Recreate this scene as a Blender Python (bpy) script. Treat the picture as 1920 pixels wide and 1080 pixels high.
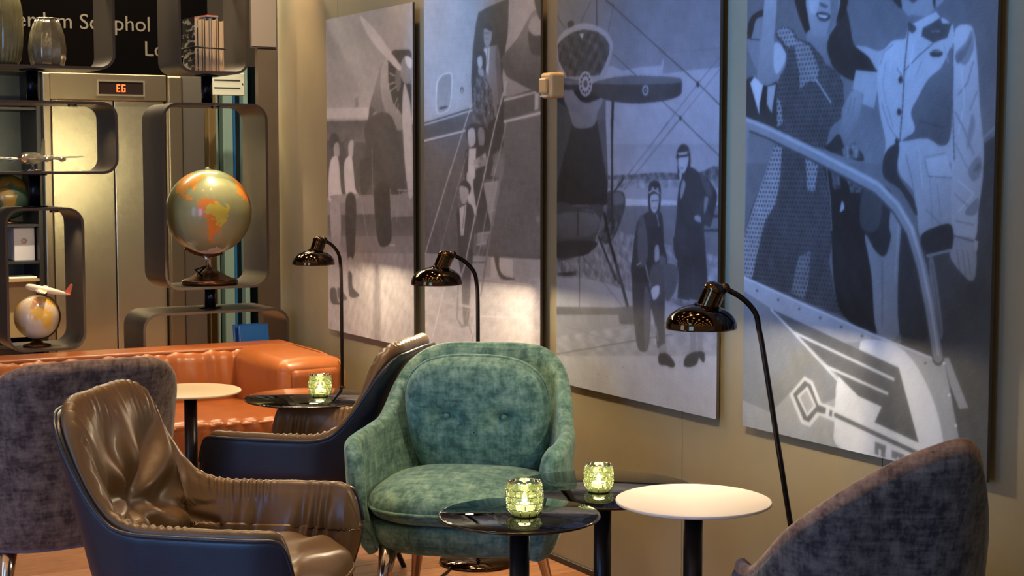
import bpy, bmesh, math, random
import numpy as np
from mathutils import Vector, Matrix
for o in list(bpy.data.objects): bpy.data.objects.remove(o, do_unlink=True)
random.seed(7); RNG = np.random.RandomState(7)
SC = bpy.context.scene; COL = SC.collection
def c(r, g, b):
    f = lambda v: (v/255/12.92 if v <= 10.3 else ((v/255+.055)/1.055)**2.4)
    return (f(r), f(g), f(b), 1.0)

# ------------------------------------------------------------------ camera
CAM_H, PITCH, YAW = 1.39, .0793, .5152
cd = bpy.data.cameras.new('camera'); cam = bpy.data.objects.new('camera', cd); COL.objects.link(cam)
cd.sensor_width = 36.0; cd.lens = 36.0*2936.5/1920; cd.clip_start = .05; cd.clip_end = 60
cam.location = (0, 0, CAM_H); cam.rotation_euler = (math.pi/2-PITCH, 0, -YAW)
SC.camera = cam

# ------------------------------------------------------------------ world, exposure
SC.view_settings.view_transform = 'Standard'; SC.view_settings.look = 'None'
SC.view_settings.gamma = 1.0; SC.view_settings.use_curve_mapping = False
SC.view_settings.exposure = -0.08
w = bpy.data.worlds.new('world'); SC.world = w; w.use_nodes = True
w.node_tree.nodes['Background'].inputs[0].default_value = (.66, .58, .52, 1)
w.node_tree.nodes['Background'].inputs[1].default_value = .36

# ------------------------------------------------------------------ large lights
def area(name, loc, look, sx, sy, power, col, spread=180):
    d = bpy.data.lights.new(name, 'AREA'); d.shape = 'RECTANGLE'; d.size = sx; d.size_y = sy
    d.energy = power; d.color = col; d.spread = math.radians(spread)
    o = bpy.data.objects.new(name, d); COL.objects.link(o); o.location = loc
    o.rotation_euler = (Vector(look)-Vector(loc)).to_track_quat('-Z', 'Y').to_euler(); return o
def spot(name, loc, look, power, col, angle, blend=.5, radius=.04):
    d = bpy.data.lights.new(name, 'SPOT'); d.energy = power; d.color = col
    d.spot_size = math.radians(angle); d.spot_blend = blend; d.shadow_soft_size = radius
    o = bpy.data.objects.new(name, d); COL.objects.link(o); o.location = loc
    o.rotation_euler = (Vector(look)-Vector(loc)).to_track_quat('-Z', 'Y').to_euler(); return o
BLUE = (.22, .50, 1.0); WARM = (1.0, .64, .33)
# unseen cool area lights, added at the far left for a blue cast
area('cool_side_fill', (-2.6, 1.2, 1.3), (2.2, 3.6, .9), 1.3, 2.2, 84, (.15, .44, 1.0))
area('cool_side_fill', (-2.6, 4.0, 1.4), (2.0, 4.4, .8), 1.0, 2.2, 30, (.45, .62, 1.0))
# unseen area light added behind the shelving to put a glow on the doors
area('door_glow_fill', (2.0, 7.36, 1.37), (2.0, 9.0, 1.33), 1.3, .05, 4.5, (1.0, .92, .55), 120)
# coloured stage spots on the photo wall
spot('blue_spot', (-.2, 2.6, 2.75), (2.76, 3.40, 1.80), 600, (.08, .37, 1.0), 36, .8, .08)
spot('blue_spot', (.2, 5.4, 2.75), (2.76, 5.38, 1.85), 300, (.05, .45, 1.0), 18, .9, .06)
# ceiling down-lights along the photo wall
for (x, y, p, an) in ((2.64, 6.92, 190, 40), (2.48, 5.64, 60, 60), (2.60, 4.60, 90, 46), (2.45, 3.60, 10, 60)):
    spot('downlight', (x, y, 2.95), (x+.02, y, 0), p, WARM, an, .8, .03)
# ceiling down-lights over the sofa and the seats
for (x, y, p, an) in ((1.7, 6.3, 110, 60), (2.3, 6.2, 66, 55), (1.5, 4.2, 110, 70), (2.05, 3.9, 75, 70), (.8, 3.9, 90, 60)):
    spot('downlight', (x, y, 2.95), (x, y+.05, 0), p, WARM, an, .9, .05)

# lift lobby behind the shelving: two area lights added overhead to brighten the steel
area('lobby_fill', (2.2, 7.75, 3.05), (2.2, 7.9, 0), 2.4, .12, 150, (1, .86, .58))
area('lobby_fill', (2.2, 8.75, 3.05), (2.2, 8.75, 0), 2.4, .10, 60, (1, .86, .58))

# ------------------------------------------------------------------ materials
def mat(name, base, rough=.5, metal=0.0, c2=None, nscale=8., nmix=(.35, .65), stretch=(1, 1, 1), bump=None,
        sheen=0.0, sheen_tint=None, spec=None, coat=0.0, emis=None, alpha=None, aniso=0.0, c3=None, detail=6.0, dist=0.0):
    m = bpy.data.materials.new(name); m.use_nodes = True
    nt = m.node_tree; b = nt.nodes['Principled BSDF']; L = nt.links.new
    b.inputs['Base Color'].default_value = base; b.inputs['Roughness'].default_value = rough
    b.inputs['Metallic'].default_value = metal
    if spec is not None: b.inputs['Specular IOR Level'].default_value = spec
    if coat: b.inputs['Coat Weight'].default_value = coat; b.inputs['Coat Roughness'].default_value = .12
    if sheen:
        b.inputs['Sheen Weight'].default_value = sheen; b.inputs['Sheen Roughness'].default_value = .4
        if sheen_tint: b.inputs['Sheen Tint'].default_value = sheen_tint
    if aniso: b.inputs['Anisotropic'].default_value = aniso
    if emis: b.inputs['Emission Color'].default_value = emis[0]; b.inputs['Emission Strength'].default_value = emis[1]
    if c2 or bump:
        tc = nt.nodes.new('ShaderNodeTexCoord'); mp = nt.nodes.new('ShaderNodeMapping'); L(tc.outputs['Object'], mp.inputs[0])
        mp.inputs['Scale'].default_value = stretch
    if c2:
        n = nt.nodes.new('ShaderNodeTexNoise'); n.inputs['Scale'].default_value = nscale; n.inputs['Detail'].default_value = detail
        n.inputs['Roughness'].default_value = .65; n.inputs['Distortion'].default_value = dist
        L(mp.outputs[0], n.inputs['Vector'])
        r = nt.nodes.new('ShaderNodeValToRGB'); L(n.outputs[0], r.inputs[0]); L(r.outputs[0], b.inputs['Base Color'])
        r.color_ramp.elements[0].position = nmix[0]; r.color_ramp.elements[0].color = base
        r.color_ramp.elements[1].position = nmix[1]; r.color_ramp.elements[1].color = c2
        if c3: e = r.color_ramp.elements.new((nmix[0]+nmix[1])/2); e.color = c3
    if bump:
        n2 = nt.nodes.new('ShaderNodeTexNoise'); n2.inputs['Scale'].default_value = bump[0]; n2.inputs['Detail'].default_value = 4
        L(mp.outputs[0], n2.inputs['Vector'])
        bp = nt.nodes.new('ShaderNodeBump'); bp.inputs['Strength'].default_value = bump[1]; bp.inputs['Distance'].default_value = .004
        L(n2.outputs[0], bp.inputs['Height']); L(bp.outputs[0], b.inputs['Normal'])
    return m
def attr_mat(name, rough=.5, coat=0.0, spec=.5, emis=0.0):
    m = mat(name, (1, 1, 1, 1), rough, coat=coat, spec=spec); nt = m.node_tree
    a = nt.nodes.new('ShaderNodeVertexColor'); a.layer_name = 'print'
    nt.links.new(a.outputs[0], nt.nodes['Principled BSDF'].inputs['Base Color'])
    return m
def velvet(name, dark, mid, light, sheen=.5, tint=None):
    """chenille velvet: soft blotches broken up by fine crossed threads"""
    m = mat(name, mid, .85, sheen=sheen, sheen_tint=tint, spec=.15); nt = m.node_tree; L = nt.links.new; b = nt.nodes['Principled BSDF']
    tc = nt.nodes.new('ShaderNodeTexCoord')
    def noise(sc, st, det):
        mp = nt.nodes.new('ShaderNodeMapping'); mp.inputs['Scale'].default_value = st; L(tc.outputs['Object'], mp.inputs[0])
        n = nt.nodes.new('ShaderNodeTexNoise'); n.inputs['Scale'].default_value = sc; n.inputs['Detail'].default_value = det
        L(mp.outputs[0], n.inputs['Vector']); return n.outputs[0]
    def add(a, bb, fa, fb):
        x = nt.nodes.new('ShaderNodeMath'); x.operation = 'MULTIPLY'; L(a, x.inputs[0]); x.inputs[1].default_value = fa
        y = nt.nodes.new('ShaderNodeMath'); y.operation = 'MULTIPLY_ADD'; L(bb, y.inputs[0]); y.inputs[1].default_value = fb; L(x.outputs[0], y.inputs[2])
        return y.outputs[0]
    big = noise(30, (1, 1, .7), 6); t1 = noise(110, (1, 1, .12), 3); t2 = noise(110, (.12, .12, 1), 3)
    t3 = noise(110, (.12, 1, 1), 3); t4 = noise(110, (1, .12, 1), 3)
    thr = add(add(t1, t2, .5, .5), add(t3, t4, .5, .5), .5, .5); v = add(big, thr, .42, .58)
    r = nt.nodes.new('ShaderNodeValToRGB'); L(v, r.inputs[0]); L(r.outputs[0], b.inputs['Base Color'])
    e = r.color_ramp.elements; e[0].position = .42; e[0].color = dark; e[1].position = .60; e[1].color = light
    q = e.new(.505); q.color = mid
    bp = nt.nodes.new('ShaderNodeBump'); bp.inputs['Strength'].default_value = .35; bp.inputs['Distance'].default_value = .002
    L(thr, bp.inputs['Height']); L(bp.outputs[0], b.inputs['Normal'])
    return m
def tinted_glass(name, tint, rough=.02, base_refl=.06, mixin=None):
    """thin coloured glass: tinted see-through plus a fresnel mirror coat"""
    m = bpy.data.materials.new(name); m.use_nodes = True; nt = m.node_tree; nt.nodes.clear(); L = nt.links.new
    out = nt.nodes.new('ShaderNodeOutputMaterial'); tr = nt.nodes.new('ShaderNodeBsdfTransparent'); tr.inputs[0].default_value = tint
    gl = nt.nodes.new('ShaderNodeBsdfGlossy'); gl.inputs['Roughness'].default_value = rough
    lw = nt.nodes.new('ShaderNodeFresnel'); lw.inputs[0].default_value = 1.55
    mx = nt.nodes.new('ShaderNodeMixShader'); L(lw.outputs[0], mx.inputs[0])
    src = tr.outputs[0]
    if mixin:
        tl = nt.nodes.new('ShaderNodeBsdfTranslucent'); tl.inputs[0].default_value = mixin[0]
        m2 = nt.nodes.new('ShaderNodeMixShader'); m2.inputs[0].default_value = mixin[1]; L(tr.outputs[0], m2.inputs[1]); L(tl.outputs[0], m2.inputs[2]); src = m2.outputs[0]
    L(src, mx.inputs[1]); L(gl.outputs[0], mx.inputs[2]); L(mx.outputs[0], out.inputs[0]); return m

# ------------------------------------------------------------------ object helpers
def link(name, me, m=None, parent=None):
    o = bpy.data.objects.new(name, me); COL.objects.link(o)
    if m is not None and not me.materials: me.materials.append(m)
    if parent is not None: o.parent = parent
    return o
def thing(name, label, cat, loc=(0, 0, 0), rz=0.0, group=None):
    o = bpy.data.objects.new(name, None); COL.objects.link(o); o.empty_display_size = .05
    o.location = loc; o.rotation_euler = (0, 0, rz); return tag(o, label, cat, group)
def tag(o, label, cat, group=None):
    o['label'] = label; o['category'] = cat
    if group: o['group'] = group
    return o
def struct(o): o['kind'] = 'structure'; return o
def copy_tree(o, parent=None):
    n = o.copy(); COL.objects.link(n); n.parent = parent
    for ch in [k for k in o.children]: copy_tree(ch, n)
    return n
def mesh(name, verts, faces, smooth=True):
    me = bpy.data.meshes.new(name); me.from_pydata([tuple(map(float, v)) for v in verts], [], [tuple(map(int, f)) for f in faces])
    if smooth: me.polygons.foreach_set('use_smooth', [True]*len(me.polygons))
    me.update(); return me
def bm_mesh(name, bm, smooth=False):
    me = bpy.data.meshes.new(name); bm.normal_update(); bm.to_mesh(me); bm.free()
    if smooth: me.polygons.foreach_set('use_smooth', [True]*len(me.polygons))
    return me
def grid(name, P, cu=False, cv=False, cap=(False, False)):
    """P[nu,nv,3] -> quad mesh; cu / cv close the loop; cap fills the first / last row"""
    nu, nv = P.shape[:2]; F = []
    for i in range(nu if cu else nu-1):
        for j in range(nv if cv else nv-1):
            a, b = (i+1) % nu, (j+1) % nv
            F.append((i*nv+j, a*nv+j, a*nv+b, i*nv+b))
    if cap[0]: F.append(tuple(range(nv))[::-1] if False else tuple(range(nv)))
    if cap[1]: F.append(tuple((nu-1)*nv+j for j in range(nv))[::-1])
    return mesh(name, P.reshape(-1, 3), F)
def box(name, x0, x1, y0, y1, z0, z1, bev=0.0, seg=2):
    bm = bmesh.new(); bmesh.ops.create_cube(bm, size=1)
    for v in bm.verts: v.co = Vector(((x0+x1)/2+v.co.x*(x1-x0), (y0+y1)/2+v.co.y*(y1-y0), (z0+z1)/2+v.co.z*(z1-z0)))
    if bev: bmesh.ops.bevel(bm, geom=bm.edges[:], offset=bev, segments=seg, profile=.5, affect='EDGES')
    return bm_mesh(name, bm, False)
def lathe(name, prof, n=40, rib=None, cap=True):
    P = np.zeros((n, len(prof), 3))
    for i in range(n):
        a = 2*math.pi*i/n
        for j, (r, z) in enumerate(prof):
            k = rib(a, j/(len(prof)-1)) if rib else 1.0
            P[i, j] = (r*k*math.cos(a), r*k*math.sin(a), z)
    me = grid(name, P, cu=True); return me
def tube(name, pts, rad, n=12, caps=True):
    pts = [Vector(p) for p in pts]; R = rad if hasattr(rad, '__len__') else [rad]*len(pts)
    P = np.zeros((len(pts), n, 3)); up = None
    for i, p in enumerate(pts):
        t = (pts[min(i+1, len(pts)-1)]-pts[max(i-1, 0)]).normalized()
        if up is None: up = t.orthogonal().normalized()
        up = (up - t*up.dot(t)).normalized(); s = t.cross(up)
        for k in range(n):
            a = 2*math.pi*k/n; P[i, k] = p+(up*math.cos(a)+s*math.sin(a))*R[i]
    return grid(name, P, cv=True, cap=(caps, caps))
def spl(xs, ys):
    xs = np.array(xs, float); ys = np.array(ys, float); h = np.diff(xs); d = np.diff(ys)/h
    m = np.zeros_like(ys); m[0], m[-1] = d[0], d[-1]
    for i in range(1, len(xs)-1):
        m[i] = 0 if d[i-1]*d[i] < 0 else (d[i-1]*h[i]+d[i]*h[i-1])/(h[i]+h[i-1])
        lim = 3*min(abs(d[i-1]), abs(d[i])); m[i] = max(-lim, min(lim, m[i]))
    def f(t):
        t = np.clip(np.asarray(t, float), xs[0], xs[-1]); i = np.clip(np.searchsorted(xs, t, 'right')-1, 0, len(h)-1)
        u = (t-xs[i])/h[i]; a = ys[i]; b = ys[i+1]
        return (2*u**3-3*u**2+1)*a+(u**3-2*u**2+u)*h[i]*m[i]+(-2*u**3+3*u**2)*b+(u**3-u**2)*h[i]*m[i+1]
    return f
def curve3(ctrl, n):
    """smooth 3-D polyline through control points"""
    t = np.linspace(0, 1, len(ctrl)); C = np.array(ctrl, float); u = np.linspace(0, 1, n)
    return np.stack([catmull(t, C[:, k], u) for k in range(3)], 1)
def catmull(t, y, u):
    m = np.gradient(y, t); i = np.clip(np.searchsorted(t, u, 'right')-1, 0, len(t)-2); h = t[i+1]-t[i]; s = (u-t[i])/h
    return (2*s**3-3*s**2+1)*y[i]+(s**3-2*s**2+s)*h*m[i]+(-2*s**3+3*s**2)*y[i+1]+(s**3-s**2)*h*m[i+1]
def snoise(P, sc, seed=0):
    """cheap smooth noise from summed sines, about -1..1"""
    r = np.random.RandomState(seed); v = np.zeros(P.shape[:-1])
    for k in range(6):
        d = r.normal(size=3); d /= np.linalg.norm(d); v += np.sin(P@d*sc*(.6+.9*r.rand())+r.rand()*6.28)
    return v/3.2
def puffy(name, x0, x1, y0, y1, z0, z1, r, n=(24, 24, 12), disp=None, top_shift=(0, 0)):
    """rounded box with even vertices on all faces so that folds can be pushed into it"""
    V = []; F = []; idx = {}
    S = np.array([x1-x0, y1-y0, z1-z0])/2; Cn = np.array([x0+x1, y0+y1, z0+z1])/2
    def vid(key):
        if key not in idx: idx[key] = len(V); V.append(key)
        return idx[key]
    for ax in range(3):
        a, b = (ax+1) % 3, (ax+2) % 3
        for side in (0, n[ax]):
            for i in range(n[a]):
                for j in range(n[b]):
                    q = []
                    for di, dj in ((0, 0), (1, 0), (1, 1), (0, 1)):
                        k = [0, 0, 0]; k[ax] = side; k[a] = i+di; k[b] = j+dj; q.append(vid(tuple(k)))
                    F.append(q if side else q[::-1])
    T = np.array(V, float)/np.array(n)*2-1
    # denser near the edges
    P = np.sign(T)*(1-(1-np.abs(T))**1.35)*S
    inner = np.maximum(S-r, 1e-4); Q = np.clip(P, -inner, inner); D = P-Q
    N = np.where(np.linalg.norm(D, axis=1, keepdims=True) > 1e-9, D, np.sign(T)*(np.abs(T) > .999))
    N = N/np.maximum(np.linalg.norm(N, axis=1, keepdims=True), 1e-9)
    P = Q+N*np.minimum(r, S.min()); P = P+Cn
    if disp is not None: P = P+N*disp(P, N)[:, None]
    k = np.clip((P[:, 2]-z0)/(z1-z0), 0, 1); P[:, 0] += k*top_shift[0]; P[:, 1] += k*top_shift[1]
    return mesh(name, P, F)
def pad(name, outline, thick, edge=.5, rings=14, crown=0.0, disp=None):
    """cushion: 2-D outline (N,2) in local x,y; rounded rim; thickness along z"""
    O = np.array(outline, float); N = len(O); rows = []
    c0 = O.mean(0)
    A = [math.acos(min(max(k, 1e-4), 1)**(1/edge)) for k in np.linspace(0.01, .93, rings)]+list(np.linspace(math.acos(.93**(1/edge)), 0, 8))[1:]   # centre .. rim
    for a in [-x for x in A]+A[::-1][1:]:
        k = abs(math.cos(a))**edge; z = math.sin(a)
        zz = np.sign(z)*abs(z)**.75*thick/2
        R = c0+(O-c0)*k
        zc = crown*(1-k**2)*(1 if z > 0 else .3)*np.sign(z)
        rows.append(np.column_stack([R, np.full(N, zz+zc)]))
    P = np.array(rows)
    if disp is not None: P[..., 2] += disp(P)*(P[..., 2] > 0)
    return grid(name, P, cv=True)
def superell(a, b, n=3.0, N=72, taper=0.0):
    t = np.linspace(0, 2*math.pi, N, endpoint=False); x = a*np.sign(np.cos(t))*np.abs(np.cos(t))**(2/n); y = b*np.sign(np.sin(t))*np.abs(np.sin(t))**(2/n)
    return np.column_stack([x*(1-taper*y/b), y])
def rr_ring(name, w, h, r, t, depth, n=7):
    """open box bent from sheet metal: rounded rectangle in x,z extruded along y"""
    def loop(w, h, r):
        pts = []
        for (cx, cz, a0) in ((w/2-r, h/2-r, 0), (-w/2+r, h/2-r, 90), (-w/2+r, -h/2+r, 180), (w/2-r, -h/2+r, 270)):
            for k in range(n+1):
                a = math.radians(a0+90*k/n); pts.append((cx+r*math.cos(a), cz+r*math.sin(a)))
        return pts
    A = loop(w, h, r); B = loop(w-2*t, h-2*t, max(r-t, .004)); N = len(A)
    V = [(x, 0, z) for x, z in A]+[(x, depth, z) for x, z in A]+[(x, depth, z) for x, z in B]+[(x, 0, z) for x, z in B]
    F = []
    for k in range(N):
        j = (k+1) % N
        for a, b in ((0, 1), (1, 2), (2, 3), (3, 0)): F.append((a*N+k, b*N+k, b*N+j, a*N+j))
    me = mesh(name, V, F, False)
    return me
def set_smooth_angle(o, ang=35):
    me = o.data
    me.polygons.foreach_set('use_smooth', [True]*len(me.polygons))
    m = o.modifiers.new('edge', 'EDGE_SPLIT'); m.split_angle = math.radians(ang)
    return o
def text_mesh(name, s, size, m, loc, rot, ext=.001, parent=None, align='LEFT'):
    cu = bpy.data.curves.new(name, 'FONT'); cu.body = s; cu.size = size; cu.extrude = ext; cu.align_x = align; cu.resolution_u = 4
    t = bpy.data.objects.new(name, cu); COL.objects.link(t)
    dg = bpy.context.evaluated_depsgraph_get(); me = bpy.data.meshes.new_from_object(t.evaluated_get(dg))
    bpy.data.objects.remove(t); me.materials.clear(); me.materials.append(m)
    o = bpy.data.objects.new(name, me); COL.objects.link(o); o.location = loc; o.rotation_euler = rot
    if parent is not None: o.parent = parent
    return o
# ================================================================== STRUCTURE
X0 = 2.7647                      # front face of the photo panels
XW = X0+.035                     # face of the wall boards behind them
M_wall = mat('wall_paint', c(137, 126, 101), .5, c2=c(145, 133, 107), nscale=3, bump=(220, .05), spec=.35)
M_dark = mat('dark_void', c(22, 18, 17), .7)
M_plank = [mat('oak_plank', c(150+d, 104+d, 72+d), .42, c2=c(184+d, 134+d, 98+d), nscale=5, stretch=(1.2, 14, 14), bump=(40, .08), spec=.4) for d in (-14, 0, 14)]
# floor slab with planks laid across the room
fl = struct(link('floor', box('floor', -3, 6, -1, 12, -.06, -.012), M_dark))
pl_w, pl_l = .145, 1.62
pm = [box('plank', 0, pl_l-.003, 0, pl_w-.003, -.012, 0, .0015, 1) for _ in range(3)]
for k in range(3): pm[k].materials.append(M_plank[k])
row = 0; y = 2.0
while y < 9.3:
    x = -.9-(row*.57) % pl_l
    while x < 3.6:
        p = link('plank', pm[random.randrange(3)], None, fl); p.location = (x, y, 0); x += pl_l
    y += pl_w; row += 1
# photo wall: boards with open joints on a dark backing
wr = struct(link('wall_right', box('wall_right', XW+.016, XW+.14, -.5, 7.265, 0, 3.1), M_dark))
ys = [-.5, .36, 1.24, 2.124, 3.004, 3.883, 4.762, 5.641, 6.52, 7.265]
for a, b in zip(ys[:-1], ys[1:]):
    link('wall_board', box('wall_board', XW, XW+.016, a+.0015, b-.0015, .0, 3.1), M_wall, wr)
link('wall_end_board', box('wall_end_board', XW, XW+.14, 7.266, 7.28, 0, 3.1), mat('dark_trim', c(52, 44, 40), .5), wr)
M_skirt = mat('skirting_black', c(30, 25, 22), .4)
struct(link('baseboard_right', box('baseboard_right', XW-.008, XW-.0005, -.5, 7.26, 0, .022, .002, 1), M_skirt))
struct(link('ceiling', box('ceiling', -4, 5, -2, 10, 3.1, 3.16), mat('ceiling_dark', c(96, 72, 48), .8)))

# ------------------------------------------------------------------ lift front behind the shelving
YB = 9.0
def steel(name, col, rough):
    m = mat(name, col, rough, 1.0, bump=(60, .10), stretch=(1, 1, 30)); return m
M_steel = steel('brushed_steel', c(206, 194, 166), .27)
M_steel2 = steel('brushed_steel_warm', c(150, 134, 112), .30)
M_blk = mat('black_glass', c(4, 3, 3), .2, spec=.06)
M_brown = mat('dark_brown_panel', c(66, 53, 42), .5, c2=c(74, 60, 48), nscale=4)
wb = struct(link('wall_back', box('wall_back', -1.5, 5.0, YB+.62, YB+.72, 0, 3.1), mat('back_wall', c(70, 60, 52), .7)))
link('header_panel', box('header_panel', 1.2, 3.03, YB-.01, YB+.05, 1.902, 3.1), M_blk, wb)
link('lintel', box('lintel', 2.10, 2.77, YB-.03, YB+.05, 1.75, 1.90, .004, 1), M_steel2, wb)
link('side_panel', box('side_panel', 3.25, 4.4, YB-.25, YB-.2, 0, 3.1), M_brown, wb)
d1 = struct(link('door_1', box('door_1', 2.10, 2.77, YB+.03, YB+.05, 0, 1.75), M_dark))
for a, b, yy in ((2.115, 2.463, 0), (2.471, 2.764, .006)):
    link('door_panel', box('door_panel', a, b, YB+yy, YB+yy+.028, 0, 1.75, .004, 2), M_steel, d1)
d1b = struct(link('trim_1', box('trim_1', 2.77, 2.86, YB-.05, YB+.05, 0, 1.90, .012, 3), M_steel2))
struct(link('trim_2', box('trim_2', 2.865, 3.0, YB-.02, YB+.05, 0, 1.90, .004, 1), steel('steel_dull', c(120, 112, 104), .42)))
struct(link('trim_3', box('trim_3', 2.062, 2.105, YB-.03, YB+.05, 0, 1.90, .006, 2), M_steel2))
# floor indicator above the doors
fi = thing('floor_indicator', 'lit red EG floor display in a steel frame above the lift doors', 'display', (2.50, YB-.03, 1.82))
M_frame_l = mat('indicator_frame', c(170, 158, 140), .3, .9)
bm = bmesh.new()
for (a, b, z0, z1) in ((-.138, .138, .036, .045), (-.138, .138, -.045, -.036), (-.138, -.129, -.036, .036), (.129, .138, -.036, .036)):
    r_ = bmesh.ops.create_cube(bm, size=1)
    for v in r_['verts']: v.co = Vector(((a+b)/2+v.co.x*(b-a), -.008+v.co.y*.016, (z0+z1)/2+v.co.z*(z1-z0)))
link('frame', bm_mesh('frame', bm), M_frame_l, fi)
link('screen', box('screen', -.13, .13, -.005, -.001, -.037, .037), mat('indicator_screen', c(26, 15, 12), .2), fi)
M_led = mat('red_led', c(255, 60, 20), .5, emis=((1, .075, .015, 1), 5.0))
bm = bmesh.new()
segs = {'E': ((-.5, -.25, -1, 1), (-.5, .45, .72, 1), (-.5, .3, -.14, .14), (-.5, .45, -1, -.72)),
        'G': ((-.5, -.25, -1, 1), (-.5, .5, .72, 1), (-.5, .5, -1, -.72), (.25, .5, -1, .1), (.05, .5, -.1, .14))}
for ch, cx in (('E', -.0125), ('G', .0165)):
    for (a, b, z0, z1) in segs[ch]:
        r_ = bmesh.ops.create_cube(bm, size=1); sx, sz = .021, .021
        for v in r_['verts']: v.co = Vector((cx+(a+b)/2*sx+v.co.x*(b-a)*sx, -.006+v.co.y*.003, ((z0+z1)/2+v.co.z*(z1-z0))*sz))
link('lettering', bm_mesh('lettering', bm), M_led, fi)
# destination lettering on the black header glass
M_let = mat('pale_lettering', c(74, 65, 54), .5)
text_mesh('destination_lettering', 'Amsterdam Schiphol', .122, M_let, (1.665, YB-.0115, 2.150), (math.pi/2, 0, 0), .0008, wb)
text_mesh('destination_lettering', 'London', .122, M_let, (2.645, YB-.0115, 2.010), (math.pi/2, 0, 0), .0008, wb)
# framed board and lettering on the brown side panel
fb = thing('notice_board', 'plain taupe framed board on the dark brown wall beside the lift', 'board', (3.285, YB-.2505, 2.27))
link('board', box('board', -.075, .075, -.012, 0, -.20, .30), mat('taupe_board', c(112, 98, 90), .5), fb)
link('frame', box('frame', -.082, .082, -.008, 0, -.207, .307), mat('board_edge', c(60, 50, 44), .5), fb)

# ------------------------------------------------------------------ doorway right of the lift: curtains and a lit window slot
M_cur = mat('gold_curtain', c(116, 92, 52), .8, sheen=.3); M_cur2 = mat('patterned_curtain', c(70, 56, 38), .8, c2=c(24, 20, 18), nscale=26, nmix=(.45, .55))
def curtain(name, x0, x1, y, z0, z1, m, label, folds):
    n = 60; P = np.zeros((n, 2, 3))
    for i in range(n):
        u = i/(n-1); x = x0+(x1-x0)*u
        for j, z in enumerate((z0, z1)): P[i, j] = (x, y+.025*math.sin(u*folds*6.283), z)
    o = link(name, grid(name, P), m); s = o.modifiers.new('thick', 'SOLIDIFY'); s.thickness = .006; return tag(o, label, 'curtain')
curtain('curtain', 3.01, 3.10, YB+.30, .02, 1.95, M_cur2, 'dark patterned curtain hanging beside the steel lift frame', 2)
curtain('curtain', 3.10, 3.19, YB+.34, .02, 1.95, M_cur, 'gold curtain hanging in the doorway beyond the globe', 2)
M_slot = mat('pale_window_post', c(150, 176, 170), .4)
w1 = struct(link('window_1', box('window_1', 3.19, 3.60, YB+.50, YB+.54, .02, 2.0), mat('night_glass', c(14, 22, 28), .1)))
for a, b in ((3.20, 3.235), (3.265, 3.33), (3.40, 3.43)): link('window_post', box('window_post', a, b, YB+.42, YB+.50, .02, 2.0, .006, 2), M_slot, w1)
link('blue_strip', box('blue_strip', 3.338, 3.352, YB+.44, YB+.48, .02, 2.0), mat('blue_led', c(40, 90, 130), .4, emis=((.04, .35, .7, 1), .08)), w1)
vp = thing('vent_plate', 'pale grey slotted vent plate seen between the stacked shelf boxes', 'vent', (3.05, YB-.06, 1.86))
M_vent = mat('vent_grey', c(160, 158, 146), .5)
link('plate', box('plate', -.04, .18, -.02, 0, -.07, .065, .004, 1), M_vent, vp)
for k in range(2): link('slot', box('slot', -.01+.0*k, .15, -.022, -.0195, -.03+.045*k, -.022+.045*k), M_dark, vp)
for sx in (-.03, .165): link('screw', lathe('screw', ((0, 0), (.005, 0), (.005, .004), (0, .004)), 10), M_dark, vp).matrix_local = Matrix.Translation((sx, -.02, 0))@Matrix.Rotation(math.pi/2, 4, 'X')

# ------------------------------------------------------------------ display cabinet left of the lift doors
M_cab = mat('cabinet_black', c(28, 25, 24), .4); M_cabback = mat('cabinet_back', c(98, 98, 92), .35, c2=c(74, 76, 76), nscale=2.5)
cb = thing('display_cabinet', 'tall dark display cabinet with thin shelves left of the steel lift doors', 'cabinet', (1.6, YB+.05, 0))
link('back', box('back', -.9, .46, .38, .40, 0, 2.0), M_cabback, cb)
link('side', box('side', .435, .46, -.03, .38, 0, 1.9), M_cab, cb)
link('post', box('post', .175, .187, -.02, 0, 0, 1.9), M_cab, cb)
link('top', box('top', -.9, .46, -.03, .38, 1.9, 1.925), M_cab, cb)
M_cabwood = mat('cabinet_wood', c(150, 122, 82), .45)
for z, m in ((1.70, M_cab), (1.34, M_cab), (1.045, M_cab), (.835, M_cab), (.735, M_cabwood), (.36, M_cab)):
    link('shelf', box('shelf', -.9, .435, -.02, .38, z-.010, z+.004), m, cb)
link('wood_panel', box('wood_panel', -.2, .435, .08, .10, .40, .725), M_cabwood, cb)

spot('cabinet_fill', (1.75, YB+.12, 1.88), (1.8, YB+.2, 0), 26, (1, .84, .6), 80, .8, .03)  # spot added inside the cabinet to lift its dark bays
# ================================================================== SHELVING
M_shelf = mat('bronze_sheet', c(104, 94, 86), .36, .8, bump=(90, .04))
M_pole = mat('pole_black', c(20, 24, 34), .22, .7)
YS = 7.0; DEP = .32
def shelf_unit(label, px, boxes, poles):
    u = thing('shelf_unit', label, 'shelf', (px, YS+DEP/2, 0), 0, 'box shelves on poles behind the sofa')
    for (xa, xb, za, zb, r) in boxes:
        me = rr_ring('shelf_box', xb-xa, zb-za, r, .012, DEP)
        o = link('shelf_box', me, M_shelf, u); o.location = ((xa+xb)/2-px, -DEP/2, (za+zb)/2); set_smooth_angle(o, 40)
    for (za, zb) in poles:
        link('pole', lathe('pole', ((0, za), (.026, za), (.026, zb), (0, zb)), 20), M_pole, u)
        for z in (za, zb):
            s = .006 if z == za else -.006
            link('pole_flange', lathe('pole_flange', ((.026, z), (.055, z), (.055, z+s), (.026, z+s)), 24), M_pole, u)
    return u
PL, PR = 1.600, 2.405
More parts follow.
